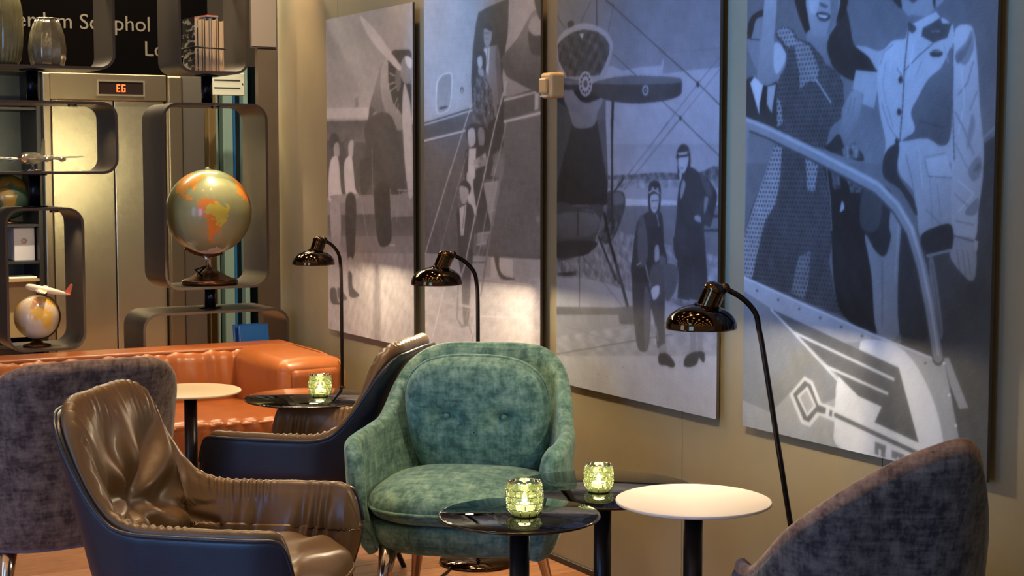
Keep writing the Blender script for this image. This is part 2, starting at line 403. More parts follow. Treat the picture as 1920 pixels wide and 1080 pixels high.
shelf_unit('left tower of bronze box shelves holding vases and model aeroplanes', PL,
           [(1.28, 1.932, 1.806, 2.45, .07), (1.25, 1.937, 1.343, 1.664, .07), (1.433, 1.777, .562, 1.196, .075)],
           [(0, .562), (1.196, 1.343), (1.664, 1.806), (2.45, 3.1)])
shelf_unit('right tower of bronze box shelves holding the large globe', PR,
           [(2.222, 2.556, 1.803, 2.40, .065), (2.140, 2.645, .808, 1.668, .075), (2.034, 2.742, .30, .706, .075)],
           [(0, .30), (.706, .808), (1.668, 1.803), (2.40, 3.1)])
# small lights in the shelf bays
M_spotm = mat('puck_metal', c(150, 140, 120), .25, 1.0)
M_puck = mat('puck_glow', c(255, 236, 190), .5, emis=((1, .86, .6, 1), 6.0))
def puck(x, y, z, power, angle, label, look=None):
    t = thing('shelf_light', label, 'light', (x, y, z), 0, 'small round lights under the shelf boxes')
    link('ring', lathe('ring', ((.010, 0), (.020, 0), (.020, -.010), (.010, -.010), (.010, 0)), 24), M_spotm, t)
    link('lens', lathe('lens', ((0, -.004), (.010, -.004)), 20), M_puck, t)
    s = spot('shelf_light_beam', (0, 0, -.012), (0, 0, -1), power, (1, .80, .48), angle, .6, .012); s.parent = t
puck(1.75, 7.06, 1.6515, 9.0, 130, 'small round light under the top of the aeroplane shelf')
puck(2.41, 7.06, 1.655, 10.0, 120, 'small round light above the large globe')
puck(1.66, 7.06, 1.1835, 7.0, 120, 'small round light above the small globe')
puck(2.36, 6.99, 2.387, 14.0, 120, 'small round light above the row of books')
puck(1.60, 7.02, 2.437, 12.0, 120, 'small round light above the two glass vases')

# ------------------------------------------------------------------ vases
M_vase = mat('ribbed_olive_glass', c(108, 104, 74), .18, .35, c2=c(150, 146, 112), nscale=6, coat=.5)
M_vase2 = mat('facet_silver_glass', c(128, 118, 98), .16, .6, c2=c(176, 166, 144), nscale=7, coat=.5)
pf = [(0, 0), (.07, 0), (.10, .006), (.113, .03), (.122, .09), (.125, .16), (.122, .24), (.112, .30), (.09, .335), (.06, .345), (.055, .35), (.05, .34), (.04, .30)]
v = thing('ribbed_vase', 'large ribbed olive glass vase on the top left shelf', 'vase', (1.438, 7.16, 1.8185))
link('vessel', lathe('vessel', pf, 216, lambda a, t: 1+.022*math.cos(a*36)), M_vase, v)
link('rim', tube('rim', [(.056*math.cos(a), .056*math.sin(a), .349) for a in np.linspace(0, 6.283, 30)], .005, 8), M_vase, v)
pf = [(0, 0), (.052, 0), (.072, .006), (.082, .04), (.085, .08), (.078, .14), (.062, .19), (.048, .213), (.042, .214), (.045, .19), (.05, .15)]
v = thing('facetted_vase', 'small facetted silver-brown glass vase beside the ribbed vase', 'vase', (1.668, 7.15, 1.8185))
link('vessel', lathe('vessel', pf, 120, lambda a, t: 1-.05*abs(math.sin(a*6))), M_vase2, v)
link('rim', tube('rim', [(.046*math.cos(a), .046*math.sin(a), .213) for a in np.linspace(0, 6.283, 30)], .004, 8), M_vase2, v)

# ------------------------------------------------------------------ books in the top right box
M_page = mat('page_edges', c(222, 196, 160), .8, c2=c(196, 168, 132), nscale=4, stretch=(60, 1, 1))
M_cov = [mat('book_cover', col, .5) for col in (c(24, 22, 22), c(206, 186, 152), c(40, 34, 32), c(196, 172, 140), c(120, 110, 104), c(214, 190, 158), c(60, 46, 40), c(206, 178, 140))]
M_covprint = mat('printed_cover', c(20, 18, 18), .5, c2=c(190, 186, 180), nscale=26, nmix=(.52, .56), stretch=(1, .5, 1.6))
zb = 1.8155; x = 2.310
bw = [.018, .018, .013, .018, .013, .018, .014, .022]
bl = ['black-and-white printed cover, first in the row', 'cream pages, second in the row from the printed cover', 'thin dark covers, third in the row', 'tan pages, fourth in the row', 'grey covers, fifth in the row', 'pale pages, sixth in the row', 'dark brown covers, seventh in the row', 'tan pages, last at the right end of the row']
for k, wk in enumerate(bw):
    h = .235+(.012, .002, .006, .0, .008, .004, .012, -.002)[k]
    b = thing('book', 'upright book with '+bl[k], 'book', (x+wk/2, 7.045, zb), 0, 'books in the top right shelf box')
    link('page_block', box('page_block', -wk/2+.002, wk/2-.002, .002, .165, .002, h-.003), M_page, b)
    cm = M_covprint if k == 0 else M_cov[k]
    for s in (-1, 1): link('cover', box('cover', s*wk/2-.0015-(s*.0015), s*wk/2+.0015-(s*.0015), 0, .17, 0, h), cm, b)
    x += wk+.001
tag(link('elastic_band', tube('elastic_band', [(2.306, 7.04, 1.925), (2.307, 7.22, 1.925), (x+.002, 7.22, 1.92), (x+.002, 7.039, 1.92), (2.38, 7.039, 1.922), (2.306, 7.04, 1.925)], .0035, 8), M_dark),
    'black strap tied around the row of upright books', 'strap')
bb = thing('booklet', 'blue and red booklet lying on top of the upright books', 'booklet', (2.400, 7.05, 2.066), .15)
link('cover', box('cover', -.03, .03, 0, .15, 0, .003), mat('booklet_blue', c(150, 160, 200), .4), bb)
link('page_block', box('page_block', -.029, .029, .002, .148, .003, .008), mat('booklet_red', c(214, 110, 80), .5), bb)

# ------------------------------------------------------------------ globes
CONT = {
 'SA': [(12,-72),(10,-62),(5,-52),(0,-50),(-5,-35),(-13,-39),(-23,-42),(-28,-49),(-35,-54),(-40,-62),(-46,-67),(-54,-66),(-53,-72),(-42,-74),(-30,-71),(-18,-70),(-6,-81),(2,-79),(8,-77)],
 'BR': [(4,-60),(2,-52),(-5,-36),(-13,-39),(-23,-43),(-32,-53),(-22,-58),(-12,-62),(-8,-72),(0,-68)],
 'CA': [(8,-77),(10,-84),(15,-84),(16,-90),(21,-87),(18,-93),(22,-97),(30,-97),(30,-84),(25,-80),(32,-80),(40,-73),(46,-60),(60,-64),(62,-92),(70,-120),(60,-150),(50,-126),(33,-118),(23,-108),(16,-97),(8,-80)],
 'AF': [(35,-6),(37,10),(31,32),(12,44),(10,51),(-4,40),(-25,35),(-34,22),(-20,12),(4,9),(5,-6),(14,-17),(25,-15)],
 'EU': [(36,-8),(44,-8),(50,0),(58,6),(70,24),(68,60),(45,50),(38,26),(40,15)],
 'AN': [(-70,-180),(-68,-90),(-64,-58),(-72,-40),(-70,0),(-68,90),(-70,180),(-90,180),(-90,-180)],
 'AS': [(10,78),(22,70),(25,57),(40,50),(68,60),(75,110),(66,175),(55,140),(38,122),(22,110),(10,106),(2,103),(16,96),(22,90)],
 'AU': [(-12,132),(-12,142),(-26,153),(-38,146),(-32,130),(-34,116),(-22,114)]}
def inpoly(x, y, poly):
    r = np.zeros(x.shape, bool); n = len(poly); j = n-1
    for i in range(n):
        xi, yi = poly[i]; xj, yj = poly[j]
        with np.errstate(divide='ignore', invalid='ignore'):
            r ^= ((yi > y) != (yj > y)) & (x < (xj-xi)*(y-yi)/(yj-yi+1e-12)+xi)
        j = i
    return r
def set_print(me, cols):
    a = me.color_attributes.new('print', 'FLOAT_COLOR', 'POINT'); a.data.foreach_set('color', np.asarray(cols, np.float32).ravel())
def globe_mesh(name, R, sea, cols, nl=180, nm=300):
    la = np.linspace(-math.pi/2, math.pi/2, nl); lo = np.linspace(-math.pi, math.pi, nm, endpoint=False)
    LO, LA = np.meshgrid(lo, la); P = np.stack([R*np.cos(LA)*np.cos(LO), R*np.cos(LA)*np.sin(LO), R*np.sin(LA)], -1)
    me = grid(name, P, cv=True)
    jit = 1.6*np.sin(LO*37+np.sin(LA*23)*2)+1.2*np.sin(LA*51+LO*19)
    lad, lod = np.degrees(LA)+jit, np.degrees(LO)+jit
    C = np.zeros(LO.shape+(4,)); C[:] = sea
    C[..., :3] *= (1+.10*snoise(P/R, 5, 3))[..., None]
    for k in ('CA', 'SA', 'BR', 'AF', 'EU', 'AS', 'AU', 'AN'):
        m = inpoly(lod, lad, [(b, a) for a, b in CONT[k]]); C[m] = cols.get(k, cols['*'])
    for ln in range(-180, 180, 15): C[np.abs(np.degrees(LO)-ln) < .35, :3] *= .93
    C[..., 3] = 1
    set_print(me, C); return me
M_globe = attr_mat('globe_print', .3, coat=.6)
M_brass = mat('dark_bronze', c(96, 66, 44), .25, .9); M_chrome = mat('chrome', c(200, 196, 190), .12, 1.0)
g = thing('large_globe', 'large lit tabletop globe showing South America on a bronze foot', 'globe', (2.398, 7.14, .8205))
gl = link('sphere', globe_mesh('sphere', .200, c(156, 164, 122), {'*': c(226, 138, 54), 'BR': c(206, 196, 74), 'CA': c(232, 160, 70), 'AF': c(236, 150, 60), 'AN': c(226, 226, 210)}), M_globe, g)
gl.location = (0, 0, .342)
def orient(o, lat, lon, view, roll):
    """turn the sphere so that lat/lon faces along the vector 'view'"""
    la, lo = math.radians(lat), math.radians(lon); d = Vector((math.cos(la)*math.cos(lo), math.cos(la)*math.sin(lo), math.sin(la)))
    v = Vector(view).normalized(); up0 = Vector((0, 0, 1)); n0 = (up0-d*up0.dot(d)).normalized(); e0 = n0.cross(d)
    n1 = (up0-v*up0.dot(v)).normalized(); e1 = n1.cross(v)
    A = Matrix((e0, n0, d)).transposed(); B = Matrix((e1, n1, v)).transposed()
    o.rotation_euler = (Matrix.Rotation(roll, 3, v)@B@A.inverted()).to_euler()
orient(gl, -6, -66, (-.32, -.94, .06), math.radians(8))
gf = link('foot', lathe('foot', ((0, 0), (.125, 0), (.132, .006), (.132, .018), (.118, .026), (.10, .030), (.06, .052), (.03, .068), (.0, .07)), 48), M_brass, g)
link('stem', tube('stem', [(0, 0, .06), (0, 0, .115), (-.03, 0, .135)], .011, 12), M_chrome, g)
link('cradle', tube('cradle', [(.202*math.sin(a)*.98, 0, .342-.206*math.cos(a)) for a in np.linspace(-.62, .32, 20)], .008, 10), M_brass, g)
link('pole_cap', lathe('pole_cap', ((0, .552), (.012, .55), (.014, .544), (0, .540)), 16), M_chrome, g)
link('cord_switch', tube('cord_switch', [(-.05, -.05, .04), (-.09, -.06, .075), (-.04, -.07, .09), (-.07, -.03, .05)], .005, 8), M_pole, g)

g = thing('small_globe', 'small cream and yellow globe with a metal arc in the lower left box', 'globe', (1.588, 7.13, .5745))
gl = link('sphere', globe_mesh('sphere', .098, c(226, 206, 180), {'*': c(230, 184, 84), 'AF': c(236, 190, 84), 'EU': c(214, 160, 110)}, 90, 160), M_globe, g)
gl.location = (0, 0, .130); orient(gl, 8, 0, (-.22, -.97, .0), .3)
link('foot', lathe('foot', ((0, 0), (.06, 0), (.062, .006), (.03, .014), (.010, .03), (0, .032)), 32), M_brass, g)
link('meridian_arc', tube('meridian_arc', [(.104*math.sin(a), 0, .130-.104*math.cos(a)) for a in np.linspace(-.15, 2.7, 34)], .004, 8), M_brass, g)

g = thing('dark_globe', 'dark green globe standing in the cabinet behind the left shelves', 'globe', (1.900, 9.22, 1.0495))
gl = link('sphere', globe_mesh('sphere', .130, c(46, 62, 54), {'*': c(104, 80, 36)}, 90, 160), M_globe, g)
gl.location = (0, 0, .150); orient(gl, 10, 20, (-.2, -.97, 0), .2)
link('foot', lathe('foot', ((0, 0), (.07, 0), (.07, .008), (.02, .014), (.015, .022), (0, .024)), 24), M_brass, g)

# ------------------------------------------------------------------ model aeroplanes
M_silver = mat('polished_aluminium', c(214, 208, 196), .2, .9); M_tail = mat('orange_tail', c(226, 120, 80), .4); M_cream = mat('cream_enamel', c(238, 222, 196), .35)
def aeroplane(name, label, loc, rot, L, span, m, mt, stand):
    t = thing(name, label, 'model plane', loc); t.rotation_euler = rot
    r = L*.072; prof = [(0, 0), (.55, .02), (.85, .06), (1, .14), (1, .55), (.8, .72), (.45, .9), (.12, 1.0), (0, 1.0)]
    f = link('fuselage', lathe('fuselage', [(a*r, (b-.45)*L) for a, b in prof], 20), m, t); f.rotation_euler = (math.pi/2, 0, 0)   # nose toward +y... tail -y
    def wing(nm, y, half, ch, tip, z, sweep, mm):
        for s in (-1, 1):
            V = []
            for k in range(2):
                x = s*half*k; cc = ch if k == 0 else tip; yo = y-sweep*k; th = cc*.10
                V += [(x, yo+cc/2, z+.06*half*k), (x, yo+cc*.2, z+th+.06*half*k), (x, yo-cc/2, z+.06*half*k), (x, yo+cc*.2, z-th*.4+.06*half*k)]
            F = [(0, 1, 5, 4), (1, 2, 6, 5), (2, 3, 7, 6), (3, 0, 4, 7), (0, 3, 2, 1), (4, 5, 6, 7)]
            link(nm, mesh(nm, V, F, False), mm, t)
    wing('wing', L*.08, span/2, L*.25, L*.10, -r*.3, L*.05, m); wing('tailplane', -L*.48, span*.17, L*.09, L*.05, r*.3, L*.03, mt)
    V = [(-.004, -L*.40, r*.3), (-.004, -L*.54, r*.3), (-.004, -L*.55, r*3.2), (-.004, -L*.50, r*3.4), (.004, -L*.40, r*.3), (.004, -L*.54, r*.3), (.004, -L*.55, r*3.2), (.004, -L*.50, r*3.4)]
    link('tail_fin', mesh('tail_fin', V, [(0, 1, 2, 3), (7, 6, 5, 4), (0, 4, 5, 1), (1, 5, 6, 2), (2, 6, 7, 3), (3, 7, 4, 0)], False), mt, t)
    for s in (-1, 1):
        for q in (.34, .62):
            e = link('engine', lathe('engine', ((0, 0), (r*.35, .01*L), (r*.42, .05*L), (r*.3, .16*L), (0, .2*L)), 12), m, t); e.location = (s*span/2*q, L*.19-q*L*.04, -r*.25); e.rotation_euler = (math.pi/2, 0, 0)
            pb = link('propeller', box('propeller', -r*.9, r*.9, -.001, .001, -r*.10, r*.10), m, e); pb.location = (0, 0, -.002); pb.rotation_euler = (math.pi/2, .5, 0)
    if stand: link('stand', tube('stand', [(0, 0, -.004), (0, -.01, -stand+.006)], .006, 8), M_chrome, t); link('stand_foot', lathe('stand_foot', ((0, -stand), (.045, -stand), (.045, -stand+.006), (0, -stand+.01)), 24), M_chrome, t)
    return t
aeroplane('propeller_airliner', 'silver four-engined model airliner on the wide left shelf', (1.585, 7.13, 1.414), (0, 0, math.pi-.5), .36, .46, M_silver, M_silver, .059)
aeroplane('small_aeroplane', 'small cream model aeroplane with an orange tail perched on the small globe', (1.625, 7.10, .8265), (.22, -.12, math.radians(72)), .20, .17, M_cream, M_tail, 0)

# ------------------------------------------------------------------ papers and boxes in the cabinet, blue books in the low box
bx = thing('box_file', 'pale lilac box file with a round emblem in the dark cabinet', 'box', (1.972, 9.10, .8395))
link('case', box('case', -.06, .055, 0, .2, 0, .190, .003, 1), mat('lilac_card', c(190, 180, 184), .5), bx)
link('emblem', lathe('emblem', ((0, 0), (.016, 0), (.016, .002), (0, .002)), 24), mat('emblem_tan', c(180, 150, 140), .4), bx).matrix_local = Matrix.Translation((-.005, 0, .112))@Matrix.Rotation(math.pi/2, 4, 'X')
mg = thing('magazine', 'white magazine lying open on the wooden cabinet shelf', 'magazine', (1.940, 9.05, .7395))
link('page_block', box('page_block', -.07, .085, 0, .16, 0, .012, .003, 1), mat('magazine_paper', c(230, 222, 206), .6), mg)
M_bb = mat('blue_cover', c(40, 110, 180), .35); M_wp = mat('white_pages', c(220, 210, 200), .6)
for k, (lx, ly, rz, lab) in enumerate(((2.615, 7.03, .10, 'front blue paperback leaning in the low box behind the sofa'), (2.612, 7.10, .06, 'rear blue paperback leaning in the low box behind the sofa'))):
    b = thing('paperback', lab, 'book', (lx, ly, .3155), rz, 'blue paperbacks in the low box'); b.rotation_euler = (-.12, 0, rz)
    H = .312 - .002*k
    link('cover', box('cover', -.095, .05, 0, .004, 0, H), M_bb, b); link('page_block', box('page_block', -.092, .048, .0045, .022, .003, H-.003), M_wp, b)
    link('cover', box('cover', -.095, .05, .0225, .0265, 0, H), M_bb, b)
# ================================================================== CHAIRS
def ushell(half, ztop, z0, lean, flare, ns=141, nv=26, off=(.0, .045), rimbulge=0.0, disp=None, name='shell', base_k=.84, zref=.42, end0=.88, zcut=None, vlow=0.0):
    """Upholstered shell bent round the sitter. half: (s, x, y) of the plan curve at seat height; ztop(s): rim height"""
    S = np.array([h[0] for h in half]); fx = lambda s: catmull(S, np.array([h[1] for h in half], float), s); fy = lambda s: catmull(S, np.array([h[2] for h in half], float), s)
    t = np.linspace(-1, 1, ns); s = np.sign(t)*(1-(1-np.abs(t))**1.6) ; a = np.abs(s)
    def mid(s, v):
        a = np.abs(s); zt = ztop(s) if getattr(ztop, 'signed', False) else ztop(a)
        e = np.clip((a-end0)/(1-end0), 0, 1); zt = z0+(zt-z0)*np.sqrt(np.maximum(1-e**2.6, 0))*.97+.008
        z = z0+(zt-z0)*v
        x = np.sign(s)*fx(a); y = fy(a)
        k = base_k+(1-base_k)*np.clip((z-z0)/(zref-z0), 0, 1)**.7
        up = np.maximum(z-zref, 0)
        x = x*k*(1+flare(a)*up); y = (y-.02)*k+.02-lean(a)*up
        return np.stack([x, y, z], -1)
    V = np.linspace(vlow, 1, nv); SS, VV = np.meshgrid(s, V, indexing='ij')
    P = mid(SS, VV); e = 1e-3
    du = mid(np.clip(SS+e, -1, 1), VV)-mid(np.clip(SS-e, -1, 1), VV); dv = mid(SS, np.minimum(VV+e, 1.0))-mid(SS, VV-e)
    N = np.cross(du, dv); N /= np.maximum(np.linalg.norm(N, axis=-1, keepdims=True), 1e-12)      # outward
    c0 = np.array([0, -.02, 0]); flip = np.sign(np.mean(np.sum(N[..., :2]*(P-c0)[..., :2], -1))); N *= flip
    o_in, o_out = off
    D = disp(SS, VV, P) if disp is not None else 0*SS
    tp_ = np.sqrt(np.clip((1-np.abs(SS))/.07, .02, 1)); D = D*tp_+(tp_-1)*o_in
    inner = P-N*(o_in+D)[..., None]; outer = P+N*(o_out*tp_)[..., None]
    dvn = dv/np.maximum(np.linalg.norm(dv, axis=-1, keepdims=True), 1e-12)
    rows = [outer[:, k] for k in range(nv)]
    m = 7; tp, N1, d1 = P[:, -1], N[:, -1], dvn[:, -1]; th = o_in+o_out*tp_[:, -1]+D[:, -1]; cc = (outer[:, -1]+inner[:, -1])/2
    for k in range(1, m):
        an = math.pi*k/m; rows.append(cc+N1*(math.cos(an)*np.asarray(th)/2*np.ones(ns))[:, None]+d1*(math.sin(an)*(np.asarray(th)/2+rimbulge)*np.ones(ns))[:, None])
    rows += [inner[:, k] for k in range(nv-1, -1, -1)]
    G = np.stack(rows, 1)
    me = grid(name, G, cv=True)
    rim = cc+d1*(np.asarray(th)/2*np.ones(ns))[:, None]
    return me, P, N, rim, s

# ---------------------------------------------------------------- rounded velvet easy chair
FH = [(0, 0, -.290), (.17, .148, -.282), (.33, .250, -.208), (.5, .297, -.078), (.68, .308, .065), (.86, .302, .185), (1, .262, .250)]
f_zt = spl([0, .16, .26, .32, .37, .41, .46, .54, .70, .86, 1], [.828, .824, .802, .765, .712, .660, .622, .606, .600, .594, .576])
f_lean = spl([0, .2, .4, .6, 1], [.30, .29, .16, .04, 0]); f_flare = spl([0, .3, .5, .7, 1], [.10, .12, .16, .20, .20])
def velvet_chair(label, loc, rz, m, mleg, group, sc=(1, 1, 1), zt=None, bk=1.0, back_pad=True, rim_m=None):
    t = thing('easy_chair', label, 'chair', loc, rz, group); t.scale = sc
    me, P, N, rim, s = ushell(FH, zt or f_zt, .30, f_lean, f_flare, off=(.026, .026), base_k=.86)
    link('shell', me, m, t)
    if rim_m is not None: link('lit_rim_band', tube('lit_rim_band', rim[10:-10]-N[10:-10, -1]*.004, .020, 10), rim_m, t)  # added rim band; lining tone and warm lamp light mixed in its colour
    # rounded bowl under the seat, closing the front
    O = superell(.302, .280, 3.2, 96); O[:, 1] -= .008
    O[:, 1] = np.where(O[:, 1] > 0, O[:, 1]*1.0+.0, O[:, 1])
    rows = []
    for k, z in ((0.02, .282), (.5, .282), (.80, .288), (.90, .305), (.955, .33), (.975, .355), (.97, .372), (.93, .380), (.5, .382), (0.02, .382)):
        rows.append(np.column_stack([O*k, np.full(96, z)]))
    link('seat_base', grid('seat_base', np.array(rows), cv=True), m, t)
    # seat cushion with a piped seam
    O = superell(.280, .278, 3.0, 96); O[:, 1] += .022
    link('seat_cushion', pad('seat_cushion', O, .100, .34, 14, .022), m, t).location = (0, 0, .428)
    link('piping', tube('piping', [(x*1.0, y*1.0, .422) for x, y in np.vstack([O, O[:1]])], .006, 6), m, t)
    if back_pad:
        # back cushion, two buttons pulled in with a crease between
        O = superell(.232*bk, .226*bk, 2.9, 96, .10)
        bpos = (-.095, -.040), (.095, -.040)
        def dim(P):
            d = 0
            for bx_, by_ in bpos: d = d-.036*np.exp(-((P[..., 0]-bx_)**2/.0026+(P[..., 1]-by_)**2/.0009))
            return d
        bc = link('back_cushion', pad('back_cushion', O, .115, .28, 30, .020, dim), m, t)
        bc.matrix_local = Matrix.Translation((0, -.205, .385+.228*bk))@Matrix.Rotation(math.radians(90-15), 4, 'X')@Matrix.Rotation(math.pi, 4, 'Y')@Matrix.Rotation(math.pi, 4, 'Z')
        for bx_, by_ in bpos:
            b_ = link('button', lathe('button', ((.0, .006), (.006, .005), (.010, 0), (.010, -.004)), 14), m, bc); b_.location = (bx_, by_, .050)
        link('piping', tube('piping', [(x, y, 0) for x, y in np.vstack([O, O[:1]])*1.001], .005, 6), m, bc)
    for sx in (-1, 1):
        for (lx, ly, fx_, fy_) in ((.20, .185, .255, .265), (.19, -.18, .25, -.30)):
            link('leg', tube('leg', [(sx*lx, ly, .305), (sx*(lx*.8+fx_*.2), ly*.8+fy_*.2, .22), (sx*(lx*.45+fx_*.55), ly*.45+fy_*.55, .11), (sx*fx_, fy_, 0)], [.030, .021, .015, .011], 14), mleg, t)
    return t
M_teal = velvet('teal_velvet', c(68, 100, 97), c(98, 135, 127), c(132, 163, 152), .35, (.6, .9, .85, 1))
M_grey = velvet('grey_velvet', c(66, 56, 55), c(102, 89, 84), c(128, 114, 104), .3, (.8, .75, .85, 1))
M_slate = velvet('slate_velvet', c(48, 48, 52), c(84, 82, 84), c(110, 106, 104), .3, (.75, .8, .9, 1))
M_legm = mat('polished_leg', c(214, 186, 168), .16, 1.0)
def H(h): return -math.radians(h)
velvet_chair('teal velvet easy chair with a buttoned back cushion facing the camera', (2.129, 4.038, 0), H(219.4), M_teal, M_legm, 'rounded velvet easy chairs', (.94, .97, .975))
velvet_chair('dark grey velvet easy chair seen from behind at the left edge', (1.103, 4.76, 0), H(-3), M_grey, M_legm, 'rounded velvet easy chairs', bk=.86)
z_sl = spl([-1, -.86, -.66, -.5, -.4, -.3, -.2, -.1, 0, .1, .18, .24, .30, .36, .45, .6, .86, 1], [.40, .42, .44, .475, .53, .605, .672, .728, .775, .812, .828, .808, .73, .64, .54, .46, .42, .40]); z_sl.signed = True
velvet_chair('slate blue velvet easy chair seen from behind in the bottom right corner', (2.385, 2.636, 0), H(31), M_slate, M_legm, 'rounded velvet easy chairs', (.79, .93, .975),
             z_sl, back_pad=False, rim_m=velvet('lit_rim_velvet', c(112, 84, 70), c(150, 118, 98), c(176, 144, 120), .3))

# ---------------------------------------------------------------- leather lounge chair with gathered lining
LH = [(0, 0, -.260), (.15, .170, -.255), (.24, .255, -.222), (.32, .286, -.145), (.43, .297, -.05), (.60, .303, .08), (.80, .302, .19), (1, .280, .282)]
l_zt = spl([0, .10, .17, .21, .24, .265, .29, .32, .42, .86, 1], [.795, .793, .782, .748, .685, .612, .560, .530, .516, .518, .49])
l_lean = spl([0, .2, .34, .5, 1], [.27, .25, .14, .05, .02]); l_flare = spl([0, .25, .5, 1], [.06, .08, .10, .14])
M_leath = mat('brown_leather', c(84, 63, 40), .40, c2=c(102, 78, 50), nscale=5, bump=(26, .22), spec=.5, coat=.05)
M_shellL = mat('blue_cast_leather', c(32, 38, 54), .34, c2=c(26, 30, 44), nscale=6, bump=(300, .06), spec=.5)  # dark brown leather with the blue light cast mixed into its colour
M_legb = mat('black_steel', c(24, 24, 26), .3, .6)
def leather_chair(label, loc, rz, group):
    t = thing('lounge_chair', label, 'chair', loc, rz, group)
    me, P, N, rim, s = ushell(LH, l_zt, .27, l_lean, l_flare, ns=161, nv=26, off=(.004, .016), base_k=.80, end0=.90)
    link('outer_shell', me, M_shellL, t)
    O = superell(.285, .285, 3.0, 80); O[:, 1] += .02
    rows = [np.column_stack([O*k, np.full(80, z)]) for k, z in ((.02, .235), (.55, .237), (.74, .245), (.84, .282), (.90, .29), (.93, .32), (.90, .335), (.02, .335))]
    link('shell_base', grid('shell_base', np.array(rows), cv=True), M_shellL, t)
    def fold(S, V, P):
        z = P[..., 2]; xs = P[..., 0]
        # body of the padding, thin at the rim, fat in the middle
        d = .030*np.sin(np.pi*np.clip((V-.02)/1.0, 0, 1))**.6
        # deep tuck in the small of the back with folds running out from it
        ux = S*1.05; uz = (z-.535); r = np.sqrt(ux**2+uz**2)+1e-6; th = np.arctan2(uz, ux)
        back = np.exp(-(np.abs(S)/.42)**4)
        d = d+back*(-.030*np.exp(-(r/.045)**2)+.018*np.cos(th*6+.7+1.4*np.sin(r*11))*np.exp(-((r-.13)/.10)**2)+.012*np.exp(-((r-.26)/.09)**2)*(uz > -.05))
        # waist crease round the back, puffed below
        d = d+back*(-.014*np.exp(-((uz+.02+.25*np.abs(S))/.016)**2)*(np.abs(S) < .36)+.014*np.exp(-((uz+.085)/.045)**2))
        d = d+.008*snoise(np.stack([S*9, z*9, 0*S], -1), 3.2, 4)*np.sin(np.pi*V)+back*.007*np.sin(14*snoise(np.stack([S*4, z*5, 0*S], -1), 1.6, 12))*np.sin(np.pi*V)
        # drapes down the inside of the arms
        arm = np.clip((np.abs(S)-.36)/.1, 0, 1)
        d = d+arm*.007*np.cos(S*62+2.4*np.sin(S*17)+z*9)*np.exp(-((V-.55)/.36)**2)
        # ruched edge
        edge = np.exp(-((1-V)/.10)**2)*np.exp(-(np.clip(np.abs(S)-.46, 0, 1)/.06)**2)
        return np.maximum(d+edge*.006*np.cos(S*260), -.004)
    me2, P2, N2, rim2, s2 = ushell(LH, lambda a: l_zt(a)+.007, .28, l_lean, l_flare, ns=361, nv=44, off=(.030, -.004), base_k=.80, end0=.90, rimbulge=.004, disp=fold, name='lining')
    link('gathered_lining', me2, M_leath, t)
    link('welt', tube('welt', rim[8:-8]+N[8:-8, -1]*.006, .0055, 7), M_shellL, t)
    O = superell(.235, .250, 3.2, 110); O[:, 1] += .055
    def wr(P): return .0045*snoise(P, 34, 9)+.006*np.cos(P[..., 1]*70+2.5*np.sin(P[..., 0]*14))*np.exp(-((P[..., 1]-.21)/.10)**2)-.012*np.exp(-((P[..., 1]-.05-.3*P[..., 0]**2)/.02)**2)
    link('seat_cushion', pad('seat_cushion', O, .115, .30, 26, .030, wr), M_leath, t).location = (0, 0, .365)
    link('piping', tube('piping', [(x, y, .362) for x, y in np.vstack([O, O[:1]])*1.002], .005, 6), M_leath, t)
    for sx in (-1, 1):
        for ly, fy_ in ((.17, .24), (-.13, -.23)):
            link('leg', tube('leg', [(sx*.16, ly, .245), (sx*.19, (ly+fy_)/2, .16), (sx*.245, fy_, 0)], [.013, .012, .009], 10), M_legb, t)
    return t
leather_chair('brown leather lounge chair in the left foreground facing the tables', (1.283, 3.724, 0), H(130), 'leather lounge chairs')
leather_chair('dark leather lounge chair behind the teal chair, facing the sofa', (1.962, 4.80, 0), H(-46), 'leather lounge chairs')
# ================================================================== SOFA
M_tan = mat('tan_leather', c(150, 84, 38), .34, c2=c(170, 98, 46), nscale=4, bump=(24, .16), spec=.5, coat=.08)
M_tan2 = mat('tan_leather_worn', c(160, 90, 44), .32, c2=c(138, 74, 34), nscale=5, bump=(20, .2), spec=.5, coat=.1)
sf = thing('sofa', 'low tan leather sofa with pleated back along the shelving', 'sofa', (1.5, 6.5, 0))
SX0, SX1 = .30, 2.36
def s_back(P, N):
    g = np.cos(P[:, 0]*95+1.8*np.sin(P[:, 0]*13)+6*(P[:, 2]-.4))*.5+np.cos(P[:, 0]*41+P[:, 2]*14)*.5
    return np.where(N[:, 1] < -.2, .009*g*np.exp(-((P[:, 2]-.47)/.16)**2)+.016*np.exp(-((P[:, 2]-.40)/.12)**2), 0)
def L(me): # sofa-local
    me.transform(Matrix.Translation((-1.5, -6.5, 0))); return me
link('backrest', L(puffy('backrest', SX0, 2.66, 6.70, 6.915, .20, .560, .045, (150, 12, 30), s_back)), M_tan, sf)
link('backrest_top', L(puffy('backrest_top', SX0, 2.66, 6.715, 6.915, .545, .568, .011, (60, 6, 4))), M_tan2, sf)
def s_seat(P, N):
    g = np.cos(P[:, 0]*70+2.2*np.sin(P[:, 0]*9))
    front = np.exp(-((P[:, 1]-6.05)/.05)**2)
    d = .007*g*front*np.exp(-((P[:, 2]-.30)/.06)**2)+.010*snoise(P*np.array([1, 1, .2]), 9, 5)*(N[:, 2] > .5)
    return d+np.where(N[:, 2] > .5, .018*np.exp(-((P[:, 1]-6.36)/.22)**2), 0)
link('seat_cushion', L(puffy('seat_cushion', SX0, 2.40, 6.045, 6.72, .195, .345, .035, (140, 40, 16), s_seat)), M_tan2, sf)
